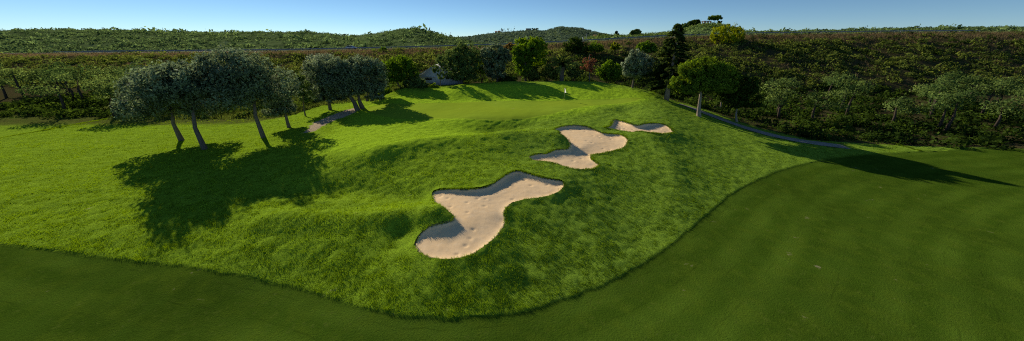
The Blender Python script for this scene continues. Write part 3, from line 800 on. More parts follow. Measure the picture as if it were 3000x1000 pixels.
# trees in the dark hollow on the right
for px, Yd, lob, lab in [
    (2112, 66, [(2120,260,34,30),(2100,240,28,24),(2140,235,34,30),(2130,285,30,20)], 'dark tree with a forked pale trunk beyond the path, behind the stone pine'),
    (2158, 58, [(2165,290,32,26),(2185,255,38,34),(2150,310,20,16),(2200,300,34,26)], 'dark tree with a curved trunk beside the path at the right picture edge'),
    (1986, 80, [(1990,245,30,28),(2005,270,26,22),(1975,270,22,20)], 'low dark tree with a thin trunk between the conifer and the stone pine')]:
    b = vbase(px, Yd)
    ptree('hollow_tree', lab, 'tree', b, [([(px - 2, lob[-1][1] + 40 if Yd < 70 else 285), (px + 4, lob[0][1] + 5)], .2)], lob, 'dark', 9000, .32, bark=M_BARKP, group='trees in the dark hollow right of the mound')

# --- palm
b = vbase(1645, 80)
root = empty('palm_tree', b, 'palm with arching fronds and a stout trunk behind the green', 'tree')
pt = at(1647, 196, 80) - b
mb = MB(); hs = np.linspace(0, 1, 14)
mb.tube([(0, 0, -.3)] + [tuple(pt * t) for t in hs], [.75] + [.44 + .08 * (i % 2) + (.2 if i > 10 else 0) for i in range(14)], 12, .06)
mb.build('trunk', M_BARK, root, smooth=False)
M_FROND = leaf_mat('palm fronds', (.07, .12, .025), (.36, .46, .10), .4, soft=.8)
for k in range(64):
    th = k * 2.39996 + random.uniform(-.2, .2); el = math.radians(random.choice([80, 65, 55, 45, 32, 20, 5]) + random.uniform(-8, 8))
    Lf = random.uniform(2.9, 3.7); cc = []; p = np.array(pt); e = el
    for i in range(9):
        d = np.array([math.cos(th) * math.cos(e), math.sin(th) * math.cos(e), math.sin(e)]); cc.append(p.copy()); p = p + d * Lf / 8; e -= .085 + .016 * i
    Vv = []; Q = []; T = []; mbv = MB().tube(cc, [.05] * 8 + [.015], 5)
    side = np.array([-math.sin(th), math.cos(th), 0])
    for i in range(1, 9):
        for sgn in (-1, 1):
            for s_ in (0, .5):
                a0 = cc[i - 1] * (1 - s_) + cc[i] * s_; ll = .62 * (1 - .55 * abs(i / 8 - .4)) 
                tip = a0 + sgn * side * ll * .75 + (cc[i] - cc[i - 1]) * .9 + np.array([0, 0, -.18])
                w = (cc[i] - cc[i - 1]) * .34; n0 = len(Vv); Vv += [a0, a0 + w, tip + w * .2, tip]; Q.append((n0, n0 + 1, n0 + 2, n0 + 3))
    mbv.add(Vv, Q)
    tone = random.uniform(.25, 1.0)
    me = mesh_np('frond', np.concatenate(mbv.v), np.concatenate(mbv.q), np.concatenate(mbv.t), attrs={'tone': np.full(mbv.n, tone), 'gn': np.tile([math.cos(th) * .4, math.sin(th) * .4, .9], (mbv.n, 1))})
    link('frond', me, M_FROND, root)

# ------------------------------------------------------------------ flag, ball
p = hit([1652], [296])[0]; pz = H1(*p)
root = empty('flagstick', (p[0], p[1], pz), 'thin pale flagstick with a limp white flag standing in the green', 'flag')
MB().tube([(0, 0, -.1), (.02, 0, 2.25)], [.034, .026], 8).build('pole', simple('pale yellow pole', (.62, .52, .25), .5), root)
me_v = []; me_q = []
for i in range(7):
    t = i / 6
    for j in range(5):
        u = j / 4
        me_v.append((.035 + u * (.14 + .16 * t) + .02 * math.sin(u * 9 + i), .05 * math.sin(u * 7 + t * 3), 2.22 - .74 * t - u * .10))
for i in range(6):
    for j in range(4): me_q.append((i * 5 + j, i * 5 + j + 1, (i + 1) * 5 + j + 1, (i + 1) * 5 + j))
link('flag', mesh_np('flag', me_v, me_q, attrs={'tone': np.ones(35), 'gn': np.tile([0, -.5, .85], (35, 1))}, smooth=True), leaf_mat('white flag cloth', (.8, .8, .78), (.85, .85, .82), .5), root)
mb = MB(); mb.tube([(0, 0, .006), (0, 0, .012)], [.055, .055], 16); mb.build('hole_cup', simple('black cup', (.01, .01, .01), .9), root)
for (px, py, lab) in [(1281, 366, 'golf ball lying in the shadow edge on the left of the green')]:
    p = hit([px], [py])[0]; mb = MB(); zc = H1(*p) + .035
    rings = [(math.cos(a) * 0, 0, 0) for a in (0,)]
    mb.tube([(0, 0, -.026), (0, 0, -.022), (0, 0, -.012), (0, 0, 0), (0, 0, .012), (0, 0, .022), (0, 0, .026)], [.006, .016, .025, .028, .025, .016, .006], 12)
    o = mb.build('golf_ball', M_WHITE, None, (p[0], p[1], zc), smooth=True); tag(o, lab, 'ball')

# ------------------------------------------------------------------ paths and road
def strip(name, cl, width, lift, mat, kind='structure', edge_noise=.0):
    cl = np.asarray(cl, float); t = np.gradient(cl, axis=0); t /= np.linalg.norm(t, axis=1)[:, None]; nrm = np.stack([-t[:, 1], t[:, 0]], 1)
    cols = np.linspace(-.5, .5, 7); Vv = []
    for i in range(len(cl)):
        for c in cols:
            q = cl[i] + nrm[i] * c * width * (1 + (random.uniform(-edge_noise, edge_noise) if abs(c) == .5 else 0))
            Vv.append((q[0], q[1], H1(q[0], q[1]) + lift))
    k = len(cols); Q = [(i * k + j, i * k + j + 1, (i + 1) * k + j + 1, (i + 1) * k + j) for i in range(len(cl) - 1) for j in range(k - 1)]
    return tag(link(name, mesh_np(name, Vv, Q, smooth=True), mat), kind=kind)
cpx = np.array([(1990,306),(2020,315),(2060,330),(2100,345),(2140,360),(2175,372),(2240,392),(2330,412),(2480,432)], float)
cl = smooth_open(hit(cpx[:, 0], cpx[:, 1]), 3)
strip('cart_path', cl, 2.2, .06, M_PATH, edge_noise=.03)
# road sheet with kerb lines
rx = np.arange(-290, 291, 3.0); Vv = []; 
for x in rx:
    for y in (150.5, 153, 156, 159.5): Vv.append((x, y, zr(x) + .12))
Q = [(i * 4 + j, (i + 1) * 4 + j, (i + 1) * 4 + j + 1, i * 4 + j + 1) for i in range(len(rx) - 1) for j in range(3)]
tag(link('road', mesh_np('road', Vv, [q[::-1] for q in Q]), M_ASPH), kind='structure')
for yy in (151.0, 155.0, 159.0):
    Vv = []
    for x in rx: Vv += [(x, yy - .07, zr(x) + .135), (x, yy + .07, zr(x) + .135)]
    tag(link('road_marking', mesh_np('road_marking', Vv, [(2 * i, 2 * i + 2, 2 * i + 3, 2 * i + 1)[::-1] for i in range(len(rx) - 1)]), M_WHITE), kind='structure')
def guardrail(y, x0, x1, label):
    root = empty('guardrail', ((x0 + x1) / 2, y, zr((x0 + x1) / 2)), label, 'guardrail', 'steel guardrails along the road'); o0 = np.array(root.location)
    xs = np.arange(x0, x1 + .1, 4.0); mb = MB()
    prof = [(0, .45), (-.06, .52), (0, .60), (-.06, .68), (0, .76), (.02, .76), (.02, .45)]
    Vv = []; Qs = []
    for x in xs:
        for a, c in prof: Vv.append((x - o0[0], a, zr(x) + .08 + c - o0[2]))
    k = len(prof)
    for i in range(len(xs) - 1):
        for j in range(k): Qs.append((i * k + j, (i + 1) * k + j, (i + 1) * k + (j + 1) % k, i * k + (j + 1) % k))
    mb.add(Vv, Qs); mb.build('rail', M_STEEL, root)
    pm = MB().box((0, 0, .3), (.12, .1, 1.1)).build('post', M_STEEL, root, (xs[0] - o0[0], .09, zr(xs[0]) - o0[2]))
    for x in xs[1::2]:
        q = pm.copy(); COL.objects.link(q); q.parent = root; q.location = (x - o0[0], .09, zr(x) - o0[2])
guardrail(150.1, -190, 190, 'long grey steel guardrail along the near edge of the road')
guardrail(160.2, -190, 190, 'grey steel guardrail along the far edge of the road, partly hidden')
# ------------------------------------------------------------------ car on the road (built facing +x)
c = at(1030, 146, 153.0); zc = zr(c[0]) + .12
root = empty('car', (c[0], 153.0, zc), 'silver hatchback driving along the road behind the guardrail', 'car')
M_CAR = simple('silver paint', (.55, .57, .60), .3, .6, .4, var=.03); M_GLASS = simple('dark glass', (.02, .025, .03), .12, .8, var=.05); M_TYRE = simple('rubber', (.02, .02, .02), .9)
body = [(-2.1, .35), (-2.15, .7), (-2.05, .98), (-1.9, 1.02), (-1.35, 1.42), (-.9, 1.5), (.1, 1.5), (.45, 1.42), (1.15, 1.0), (1.9, .88), (2.12, .7), (2.12, .35), (1.75, .25), (-1.75, .25)]
MB().prism(body, 'y', -.84, .84).build('body', M_CAR, root)
for s in (-1, 1):
    for win in ([(-1.5, 1.03), (-1.2, 1.38), (-.55, 1.42), (-.55, 1.03)], [(-.48, 1.03), (-.48, 1.42), (.1, 1.42), (.4, 1.36), (.92, 1.03)]):
        MB().prism(win, 'y', s * .835, s * .86).build('window', M_GLASS, root)
    for wx in (-1.3, 1.35):
        w = MB().tube([(wx, s * .66, .32), (wx, s * .87, .32)], [.32, .32], 18).build('wheel', M_TYRE, root)
        MB().tube([(wx, s * .872, .32), (wx, s * .885, .32)], [.19, .17], 14).build('rim', M_STEEL, w)
    MB().box((2.10, s * .6, .74), (.08, .34, .15)).build('headlight', M_WHITE, root)
    MB().box((-2.12, s * .66, .82), (.08, .2, .22)).build('tail_light', simple('red lens', (.35, .02, .02), .3), root)
mb = MB(); mb.add([(.47, -.72, 1.425), (.47, .72, 1.425), (1.14, .76, 1.02), (1.14, -.76, 1.02)], [(0, 3, 2, 1)]); mb.build('windscreen', M_GLASS, root, (.012, 0, .015))

# ------------------------------------------------------------------ posts and poles beside the road
for px, y0, y1, w, lab in [(1704, 117, 130, .16, 'short white post, leftmost of the three beside the road'), (1707, 109, 130, .26, 'tallest white post, middle of the three beside the road'), (1709, 113, 132, .22, 'white post, rightmost of the three beside the road')]:
    t = at(px, y0, 149.2); z0 = zr(t[0]) - .8
    o = MB().box((0, 0, (t[2] - z0) / 2), (w, w, t[2] - z0), .8).build('roadside_post', M_WHITE, None, (t[0], 149.2, z0)); tag(o, lab, 'post', 'white posts beside the road')
for px, y0, Yd, lab in [(1718.5, 99, 165, 'grey concrete pole standing behind the road right of the white posts'), (1320, 95, 285, 'thin pole on the saddle between the left hill and the middle hill')]:
    t = at(px, y0, Yd); z0 = H1(t[0], Yd) - .3
    root = empty('utility_pole', (t[0], Yd, z0), lab, 'pole')
    MB().tube([(0, 0, 0), (0, 0, t[2] - z0)], [.11, .08], 8).build('pole', simple('pole concrete', (.4, .4, .38)), root)
    MB().box((0, 0, t[2] - z0 - .3), (.9, .1, .1)).build('crossarm', simple('pole arm', (.3, .3, .3)), root)

# ------------------------------------------------------------------ buildings
M_PLASTER = simple('cream plaster', (.55, .50, .42), .9, var=.1, scale=1.5); M_HUT = simple('grey render', (.60, .59, .60), .9, var=.18, scale=1.2); M_ROOFG = simple('grey roof sheets', (.50, .50, .50), .8, var=.2, scale=1.5)
M_ROOFR = simple('red tiles', (.30, .12, .07), .85, var=.25, scale=2); M_YEL = simple('yellow plaster', (.62, .42, .12), .9); M_PINK = simple('pinkish plaster', (.55, .40, .36), .9)
M_PANE = simple('window pane', (.03, .035, .04), .2, .6)
M_DARKWALL = simple('dark wall', (.05, .042, .045), .9)
# hut: pale gable end towards the camera, white verge along the roof
Yh = 80.0
pl = at(1218, 225, Yh); pt_ = at(1275, 190, Yh); pr = at(1345, 225, Yh); bz = H1(pt_[0], Yh) - .6
ctr = np.array([pt_[0], Yh, bz]); root = empty('hut', ctr, 'grey hut with a pale pitched roof half hidden by shrubs behind the green', 'building')
xl, xr = pl[0] - ctr[0], pr[0] - ctr[0]; ze = pl[2] - bz; za = pt_[2] - bz
MB().prism([(xl + .4, 0), (xr - .4, 0), (xr - .4, ze + .1), (0, za - .18), (xl + .4, ze + .1)], 'y', 0, 5.5).build('wall', M_HUT, root)
rf = MB(); 
for (xa, zaa, xb, zbb) in ((xl, ze, 0, za), (xr, ze, 0, za)):
    rf.add([(xa, -.4, zaa), (xb, -.4, zbb), (xb, 6, zbb), (xa, 6, zaa), (xa, -.4, zaa - .16), (xb, -.4, zbb - .16), (xb, 6, zbb - .16), (xa, 6, zaa - .16)],
           [(0, 1, 2, 3), (7, 6, 5, 4), (0, 4, 5, 1), (3, 2, 6, 7), (0, 3, 7, 4), (1, 5, 6, 2)])
rf.build('roof', M_ROOFG, root)
MB().box((xl * .38, -.03, ze * .80), (1.5, .06, .5)).build('window', M_PANE, root)
MB().box((xl * .35, -.25, ze * .98), (2.6, .5, .07)).build('canopy', M_ROOFG, root)
def house(px, py_top, py_bot, w_px, Yd, wall, roof, label, dep=8, nwin=3, flat=False):
    t = at(px, py_top, Yd); bt = at(px, py_bot, Yd); w = w_px * Yd * .95 / F; z0 = min(bt[2], H1(t[0], Yd)) - .8; h = t[2] - z0
    root = empty('villa', (t[0], Yd, z0), label, 'house')
    hw = h if flat else h * .78
    MB().box((0, dep / 2, hw / 2), (w, dep, hw)).build('wall', wall, root)
    if flat: MB().box((0, dep / 2, hw + .15), (w + .6, dep + .6, .3)).build('roof', roof, root)
    else:
        mb = MB(); e = .5; mb.add([(-w/2-e, -e, hw), (w/2+e, -e, hw), (w/2+e, dep+e, hw), (-w/2-e, dep+e, hw), (-w*.25, dep/2, h), (w*.25, dep/2, h)], [(0, 1, 5, 4), (2, 3, 4, 5)], [(1, 2, 5), (3, 0, 4)]); mb.build('roof', roof, root)
    for k in range(nwin):
        f = MB().box(((k + .5) / nwin * w * .86 - w * .43, -.04, hw * .62), (w / nwin * .5, .08, hw * .38)).build('window', M_PANE, root)
        MB().box(((k + .5) / nwin * w * .86 - w * .43, -.08, hw * .41), (w / nwin * .6, .16, .12)).build('sill', wall, f)
    return root
house(1462, 90, 98, 9, 690, M_YEL, M_ROOFR, 'small yellow villa among trees on the left end of the hilltop', nwin=2)
house(1453, 91, 95, 6, 696, M_PINK, M_ROOFR, 'small grey-pink house just left of the yellow villa', nwin=1)
house(1549, 84, 93, 16, 700, M_PLASTER, M_PLASTER, 'pale flat-roofed villa with a row of openings on the hill crest', nwin=5, flat=True)
house(1581, 97, 104, 14, 660, M_PINK, M_ROOFR, 'low pinkish villa below the crest right of the pale flat-roofed villa', nwin=3)
house(1744, 102, 107, 5, 285, M_PLASTER, M_ROOFR, 'tiny white house among trees right of the concrete pole', nwin=1, dep=3)
# pergola on the knoll
Yp = 298; pa = at(2064, 66, Yp); pb_ = at(2080, 74, Yp); z0 = H1(pa[0], Yp) - .5; root = empty('pergola', (pa[0], Yp, z0), 'open pergola with stout pillars on the knoll beside the flat-topped pine', 'pergola')
wdt = pb_[0] - pa[0]; hh = at(2070, 63.5, Yp)[2] - z0; M_PERG = simple('pergola stone', (.30, .20, .15), .9)
for sx in (0, .45, 1):
    for sy in (0, 3): MB().box((sx * wdt, sy, hh / 2), (.55, .55, hh)).build('pillar', M_PERG, root)
for sy in (0, 3): MB().box((wdt / 2, sy, hh + .15), (wdt + 1.6, .35, .3)).build('beam', M_PERG, root)
for k in range(7): MB().box((wdt * k / 6, 1.5, hh + .42), (.2, 4.6, .22)).build('slat', M_PERG, root)

# ------------------------------------------------------------------ trees on the skyline
def sky_tree(name, label, px, y0, y1, w, Yd, mat, n=700, trunk_frac=.2, lob=None, group='trees on the hilltops', leaf=None):
    t = at(px, y0, Yd); bt = at(px, y1, Yd); z0 = min(H1(t[0], Yd), bt[2]) - .3; base = np.array([t[0], Yd, z0])
    root = empty(name, base, label, 'tree', group); h = t[2] - z0
    hk = t[2] - bt[2]
    MB().tube([(0, 0, 0), (0, 0, h * .75)], [max(.12, hk * .03), .06], 6).build('trunk', M_BARKD, root)
    r = w * Yd * .95 / F / 2
    if lob == 'cone': L = [(0, 0, h - hk * (1 - f) , r * (1.05 - f), r * (1.05 - f), hk * .17) for f in (.12, .3, .48, .66, .84)]
    elif lob == 'flat': L = [(dx * r, 0, h - hk * .22 - abs(dx) * hk * .05, r * .55, r * .55, hk * .27) for dx in (-.55, -.2, .2, .55)]
    elif lob == 'col': L = [(0, 0, h - hk * (1 - f), r, r, hk * .2) for f in (.2, .4, .6, .8)]
    else: L = [(random.uniform(-.55, .55) * r, random.uniform(-.4, .4) * r, h - hk * random.uniform(.22, .75), r * .58, r * .58, hk * .24) for _ in range(7)]
    C, N, T = crown_points(L, n, .3)
    Vv, Q, tt, gg = leaves(C, N, leaf or r * .28, T, .6)
    link('crown', mesh_np('crown', Vv, Q, attrs={'tone': tt, 'gn': gg}), LM[mat], root)
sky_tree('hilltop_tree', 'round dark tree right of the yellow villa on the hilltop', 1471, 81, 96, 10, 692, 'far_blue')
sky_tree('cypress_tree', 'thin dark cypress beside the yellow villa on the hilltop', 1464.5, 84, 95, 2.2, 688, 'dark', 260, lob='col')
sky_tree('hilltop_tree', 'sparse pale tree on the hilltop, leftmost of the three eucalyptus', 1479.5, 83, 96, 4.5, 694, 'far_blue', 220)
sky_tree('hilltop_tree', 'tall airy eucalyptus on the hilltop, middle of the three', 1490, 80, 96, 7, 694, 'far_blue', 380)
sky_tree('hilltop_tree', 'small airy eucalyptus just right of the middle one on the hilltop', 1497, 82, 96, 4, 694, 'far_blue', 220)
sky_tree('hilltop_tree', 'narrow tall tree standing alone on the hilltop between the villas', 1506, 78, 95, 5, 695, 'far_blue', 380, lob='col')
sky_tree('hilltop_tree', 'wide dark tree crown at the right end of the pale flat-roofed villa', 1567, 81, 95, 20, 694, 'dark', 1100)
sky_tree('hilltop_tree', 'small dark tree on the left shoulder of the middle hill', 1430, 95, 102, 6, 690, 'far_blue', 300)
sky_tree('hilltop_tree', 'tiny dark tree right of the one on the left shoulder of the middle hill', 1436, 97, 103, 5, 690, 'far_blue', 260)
sky_tree('conifer_tree', 'dark pointed conifer on the skyline left of the big rounded skyline tree', 1808, 87, 116, 24, 235, 'conifer', 2600, lob='cone')
sky_tree('cypress_tree', 'pair-left thin cypress on the skyline left of the pointed conifer', 1790.5, 96, 108, 2.5, 260, 'dark', 300, lob='col')
sky_tree('cypress_tree', 'slightly taller thin cypress, right one of the skyline pair', 1793, 94, 108, 2.5, 260, 'dark', 300, lob='col')
sky_tree('skyline_tree', 'big rounded airy tree on the skyline left of the tall conifer', 1868, 87, 116, 40, 240, 'mid', 4200)
sky_tree('skyline_tree', 'small round tree left of the big rounded skyline tree', 1843, 99, 112, 9, 245, 'mid', 700)
sky_tree('skyline_tree', 'dark rounded tree on the skyline right of the tiny white house', 1758, 95, 112, 13, 255, 'mid', 1200)
sky_tree('skyline_tree', 'wide low tree on the skyline left of the cypress pair', 1772, 97, 112, 14, 255, 'dark', 1200)
sky_tree('skyline_tree', 'dark tree on the skyline joining the cypress pair', 1784, 98, 113, 10, 252, 'dark', 900)
sky_tree('skyline_tree', 'broad dense tree on the left shoulder of the knoll', 2034, 57, 86, 42, 292, 'dark', 4600)
sky_tree('skyline_tree', 'lower grey-green tree on the left slope of the knoll', 2010, 68, 94, 34, 288, 'mid', 2800)
sky_tree('cypress_tree', 'thin cypress tip rising behind the broad dense tree on the knoll', 2024, 56, 80, 4, 300, 'dark', 400, lob='cone')
sky_tree('cypress_tree', 'dark thin cypress on the knoll between the dense tree and the pergola', 2055, 57, 74, 5, 296, 'dark', 500, lob='cone')
sky_tree('stone_pine', 'flat-topped umbrella pine crowning the knoll', 2096, 47, 74, 32, 296, 'pine', 3000, lob='flat')
sky_tree('skyline_tree', 'low dark tree under the right side of the umbrella pine', 2106, 62, 78, 20, 297, 'dark', 1500)
for k, (px, y0, y1, w) in enumerate([(873, 91, 99, 11), (898, 91, 98, 9), (1008, 99, 107, 10), (1030, 101, 108, 10), (1048, 102, 108, 8), (1083, 99, 104, 6), (1190, 83, 89, 14), (1375, 104, 113, 9)]):
    sky_tree('hilltop_tree', ['large round bush-like tree near the left end of the left ridge', 'paler small tree right of the large one on the left ridge', 'first dark tree in the dip of the left ridge', 'second dark tree in the dip of the left ridge', 'smallest third tree in the dip of the left ridge', 'tiny tree where the left ridge starts to climb', 'low dark tree on the top of the left hill', 'small tree in the saddle between the hills'][k], px, y0, y1, w, 278, 'dark' if k % 2 == 0 else 'mid', 700)

# ------------------------------------------------------------------ scrub, grass and other stuff nobody could count
def scatter_scrub(name, label, cat, pts, rad, mat, per, leaf_k, tone_shift=None, flat=.75):
    n = len(pts); m = n * per
    k = np.repeat(np.arange(n), per)
    off = rng.normal(0, 1, (m, 3)); off /= np.linalg.norm(off, axis=1)[:, None]; off[:, 2] = np.abs(off[:, 2])
    lump = 1 + .35 * np.sin(off[:, 0] * 5 + k) * np.cos(off[:, 1] * 5 + 2 * k)
    off *= (rng.uniform(.6, 1.05, m) * lump)[:, None]
    C = pts[k] + off * rad[k][:, None] * np.array([1, 1, flat])
    base_t = rng.uniform(.05, .75, n) if tone_shift is None else tone_shift
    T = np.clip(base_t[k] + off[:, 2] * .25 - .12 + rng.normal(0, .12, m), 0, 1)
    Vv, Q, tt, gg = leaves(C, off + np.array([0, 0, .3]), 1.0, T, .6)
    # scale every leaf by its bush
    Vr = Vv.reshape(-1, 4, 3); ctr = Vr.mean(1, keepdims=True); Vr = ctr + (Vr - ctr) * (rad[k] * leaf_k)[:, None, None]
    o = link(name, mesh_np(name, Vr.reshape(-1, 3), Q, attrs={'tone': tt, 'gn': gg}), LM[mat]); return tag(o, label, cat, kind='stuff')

def rand_wedge(n, y0, y1, u=1.55, pw=1.0):
    y = y0 + (y1 - y0) * rng.random(n) ** pw; x = rng.uniform(-u, u, n) * y
    return x, y
# hills
x, y = rand_wedge(16000, 164, 312, 1.5); z = H(x, y)
vis = rng.random(len(x)) < np.clip(.75 + fbm(x / 25, y / 25, 71) * 2.0, .35, 1); x, y, z = x[vis], y[vis], z[vis]
scatter_scrub('hill_scrub', 'dense green scrub covering the near hills behind the road', 'scrub', np.stack([x, y, z - .2], 1), np.exp(rng.normal(.0, .42, len(x))) * 1.05 * np.where(rng.random(len(x)) < .04, 1.8, 1), 'far', 26, .5)
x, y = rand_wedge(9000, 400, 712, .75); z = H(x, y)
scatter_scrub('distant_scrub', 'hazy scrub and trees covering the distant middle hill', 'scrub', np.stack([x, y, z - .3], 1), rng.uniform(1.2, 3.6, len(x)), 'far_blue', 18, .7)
x = rng.uniform(.42, .62, 420) * 300; y = rng.uniform(235, 306, 420); x = x * y / 300; z = H(x, y)
scatter_scrub('knoll_scrub', 'rounded green bushes covering the knoll under the pergola', 'scrub', np.stack([x, y, z - .3], 1), np.where(y > 284, rng.uniform(.6, 1.2, len(x)), rng.uniform(1.2, 3.2, len(x))), 'mid', 60, .34)
x = rng.uniform(.19, .46, 420) ; y = rng.uniform(200, 298, 420); x = x * y; z = H(x, y)
scatter_scrub('skyline_scrub', 'green bushes and small trees along the skyline behind the road', 'scrub', np.stack([x, y, z + .2], 1), rng.uniform(.9, 2.3, len(x)), 'mid', 70, .34, flat=1.0)
# embankment below the road
x = rng.uniform(-240, 240, 7200); y = rng.uniform(99, 149, 7200); z = H(x, y)
keep = (rng.random(len(x)) < np.clip(.95 + fbm(x / 12, y / 12, 75) * 1.8 - sstep(132, 146, y) * 1.0, .04, 1)); x, y, z = x[keep], y[keep], z[keep]
scatter_scrub('embankment_scrub', 'mixed green scrub on the embankment below the road', 'scrub', np.stack([x, y, z - .2], 1), rng.uniform(.5, 2.0, len(x)), 'scrub', 60, .34)
x = rng.uniform(-230, 230, 2200); y = rng.uniform(100, 150, 2200); z = H(x, y); keep = rng.random(len(x)) < np.clip(.35 + fbm(x / 16, y / 16, 79) * 3, .02, 1); x, y, z = x[keep], y[keep], z[keep]
scatter_scrub('dark_scrub', 'dark low thicket on the embankment and in the hollow', 'scrub', np.stack([x, y, z - .2], 1), rng.uniform(.6, 1.5, len(x)), 'dark', 60, .38)
# dark thicket in the hollow to the right and valley to the left
xs = rng.uniform(20, 120, 2200); ys = rng.uniform(48, 103, 2200); k_ = xs > np.interp(ys, pr_[::-1, 1], pr_[::-1, 0], left=200, right=pr_[0, 0]) + 4.0; xs, ys = xs[k_][:700], ys[k_][:700]
x2 = rng.uniform(-110, -22, 900); y2 = rng.uniform(60, 104, 900); k_ = y2 > np.interp(x2, ql_[:, 0], ql_[:, 1]) + 9; xs = np.concatenate([xs, x2[k_]]); ys = np.concatenate([ys, y2[k_]]); x3 = rng.uniform(-60, 62, 420); y3 = rng.uniform(81, 122, 420); xs = np.concatenate([xs, x3]); ys = np.concatenate([ys, y3]); zs = H(xs, ys)
scatter_scrub('thicket', 'dark thicket of shrubs in the hollows around the mound', 'scrub', np.stack([xs, ys, zs - .2], 1), rng.uniform(.7, 2.2, len(xs)), 'dark', 110, .30)
# woods that close the hollow beyond both sides of the frame
xs = np.concatenate([rng.uniform(44, 130, 40), rng.uniform(-130, -62, 34)]); ys = np.concatenate([rng.uniform(60, 92, 40), rng.uniform(62, 95, 34)]); 
ok = (np.abs(xs) > .80 * ys * .95); xs, ys = xs[ok], ys[ok]; zs = H(xs, ys); pts = []; rr = []
mbw = MB()
for a, b_, c_ in zip(xs, ys, zs):
    h = random.uniform(5, 9)
    for q in range(6): pts.append((a + random.uniform(-2, 2), b_ + random.uniform(-2, 2), c_ + h * random.uniform(.45, .85))); rr.append(random.uniform(1.3, 2.3))
    mbw.tube([(a, b_, c_ - .3), (a + random.uniform(-.4, .4), b_, c_ + h * .35), (a + random.uniform(-.8, .8), b_, c_ + h * .7)], [.28, .2, .08], 7)
w = scatter_scrub('woodland', 'wood of dark olive trees filling the hollow', 'wood', np.array(pts), np.array(rr), 'mid', 150, .20, flat=.85)
tk = mbw.build('trunk', M_BARKD, w); tk['kind'] = 'stuff'

# blades of grass: one triangle each
def blades(P, h, w, lean, tone, gn=None):
    n = len(P); th = rng.uniform(0, 2 * math.pi, n); a = np.stack([np.cos(th), np.sin(th), 0 * th], 1)
    ph = rng.uniform(0, 2 * math.pi, n); d = np.stack([np.cos(ph), np.sin(ph), 0 * ph], 1) * (lean * rng.random(n))[:, None]
    tip = P + d * h[:, None] + np.stack([0 * h, 0 * h, h], 1)
    V = np.stack([P - a * w[:, None], P + a * w[:, None], tip], 1).reshape(-1, 3)
    e = .25; gz = np.stack([-(H(P[:, 0] + e, P[:, 1]) - H(P[:, 0] - e, P[:, 1])) / (2 * e), -(H(P[:, 0], P[:, 1] + e) - H(P[:, 0], P[:, 1] - e)) / (2 * e), np.ones(n)], 1) if gn is None else gn
    gz /= np.linalg.norm(gz, axis=1)[:, None]
    return V, np.arange(3 * n).reshape(-1, 3), np.repeat(tone, 3), np.repeat(gz, 3, 0)
M_BLADE = leaf_mat('rough grass blades', (.12, .22, .018), (.42, .65, .045), .28, .2, .75)
M_FBLADE = leaf_mat('edge grass blades', (.03, .07, .008), (.10, .17, .015), .4, .2)
def ground_pts(n, x0, x1, y0, y1, fn):
    x = rng.uniform(x0, x1, n); y = rng.uniform(y0, y1, n); return x, y
def rough_sample(n):
    # denser near the camera
    y = 11 / (1 - rng.random(n) * (1 - 11 / 82.0)); x = rng.uniform(-1.62, 1.62, n) * (y + 3)
    k = rng.random(n) < 1.0
    return x[k], y[k]
x, y = rough_sample(330000)
x = np.clip(x, -75, 60)
dF = sdf(FAIR, x, y, 60.0); dG = sdf(GREEN, x, y, 4); dB = np.maximum(np.maximum(sdf(P1, x, y), sdf(P2, x, y)), sdf(P3, x, y)); dDd = sdf(DIRT, x, y)
ok = (dF < .0) & (y < 76) & (dG < -.25) & (dB < .02) & (dDd < -.2) & (rng.random(len(x)) < np.clip(.75 + fbm(x / .8, y / .8, 91) * 1.5, .1, 1))
x, y, dB, dF, dG = x[ok], y[ok], dB[ok], dF[ok], dG[ok]; z = H(x, y)
for P in (P1, P2, P3):     # longer tufts hanging over the bunker lips
    seg = np.linalg.norm(np.roll(P, -1, 0) - P, axis=1); j_ = rng.choice(len(P), int(seg.sum() * 70), p=seg / seg.sum()); t_ = rng.random(len(j_))[:, None]
    e_ = P[j_] * (1 - t_) + np.roll(P, -1, 0)[j_] * t_ + rng.normal(0, .07, (len(j_), 2)); x = np.concatenate([x, e_[:, 0]]); y = np.concatenate([y, e_[:, 1]])
    dG = np.concatenate([dG, np.full(len(j_), -6.)])
z = H(x, y)
patch = fbm(x / 2.2, y / 2.2, 93) ; patch2 = fbm(x / .45, y / .45, 95)
PER = 3; k = np.repeat(np.arange(len(x)), PER); dist = y[k]
pl_ = sstep(-2.0, 1.6, sdf(PLATP, x, y, 4.0))
hgt = (1 - .62 * pl_[k]) * rng.uniform(.05, .15, len(k)) * np.clip(1 + patch[k] * 1.3 + patch2[k] * 1.6, .3, 3) * np.clip(.35 + .65 * np.clip(-dG[k] / 3, 0, 1), .35, 1)
wid = .010 * np.clip(dist / 16, 1, 4) * rng.uniform(.6, 1.3, len(k))
Pk = np.stack([x[k] + rng.normal(0, .05, len(k)) * np.clip(dist / 20, 1, 3), y[k] + rng.normal(0, .05, len(k)) * np.clip(dist / 20, 1, 3), z[k] - .01], 1)
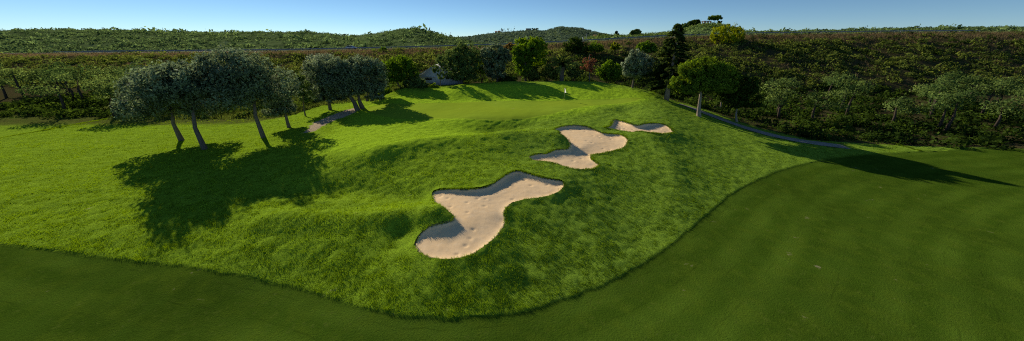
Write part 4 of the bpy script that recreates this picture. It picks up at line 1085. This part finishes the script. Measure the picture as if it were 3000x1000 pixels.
tone = np.clip(.55 + .12 * pl_[k] - .30 * sstep(-4, 5, x[k]) + patch[k] * .9 + patch2[k] * .6 + rng.normal(0, .18, len(k)), 0, 1)
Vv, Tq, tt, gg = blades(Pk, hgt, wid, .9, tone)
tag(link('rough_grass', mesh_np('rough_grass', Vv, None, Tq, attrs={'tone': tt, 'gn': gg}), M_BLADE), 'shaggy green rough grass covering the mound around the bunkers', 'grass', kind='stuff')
# dry straw on the embankment
x = rng.uniform(-240, 240, 70000); y = rng.uniform(103, 149, 70000)
keep = rng.random(len(x)) < np.clip(.06 + fbm(x / 10, y / 10, 97) * 1.2 + sstep(134, 147, y) * .9, .01, 1); x, y = x[keep], y[keep]; z = H(x, y)
k = np.repeat(np.arange(len(x)), 3)
Pk = np.stack([x[k] + rng.normal(0, .2, len(k)), y[k] + rng.normal(0, .2, len(k)), z[k]], 1)
Vv, Tq, tt, gg = blades(Pk, rng.uniform(.35, 1.1, len(k)), np.full(len(k), .05), .9, np.clip(rng.normal(.45, .25, len(k)), 0, 1))
tag(link('dry_grass', mesh_np('dry_grass', Vv, None, Tq, attrs={'tone': tt, 'gn': gg}), LM['straw']), 'dry straw-coloured grass on the embankment below the road', 'grass', kind='stuff')
# tall weeds in the left valley behind the dirt path
q = hit(*np.array([(833,345),(900,322),(960,308),(1040,300),(1110,285),(1150,270)], float).T)
x = rng.uniform(-75, -18, 22000); y = rng.uniform(55, 96, 22000)
lim = np.interp(x, q[:, 0], q[:, 1]); keep = y > lim + rng.uniform(0, 3, len(x)); x, y = x[keep], y[keep]; z = H(x, y); k = np.repeat(np.arange(len(x)), 4)
Pk = np.stack([x[k] + rng.normal(0, .15, len(k)), y[k] + rng.normal(0, .15, len(k)), z[k]], 1)
Vv, Tq, tt, gg = blades(Pk, rng.uniform(.25, .8, len(k)), np.full(len(k), .05), .7, np.clip(rng.normal(.4, .25, len(k)), 0, 1))
tag(link('tall_weeds', mesh_np('tall_weeds', Vv, None, Tq, attrs={'tone': tt, 'gn': gg}), LM['scrub']), 'tall pale weeds beyond the dirt path under the olive trees', 'grass', kind='stuff')
scene.render.film_transparent = False
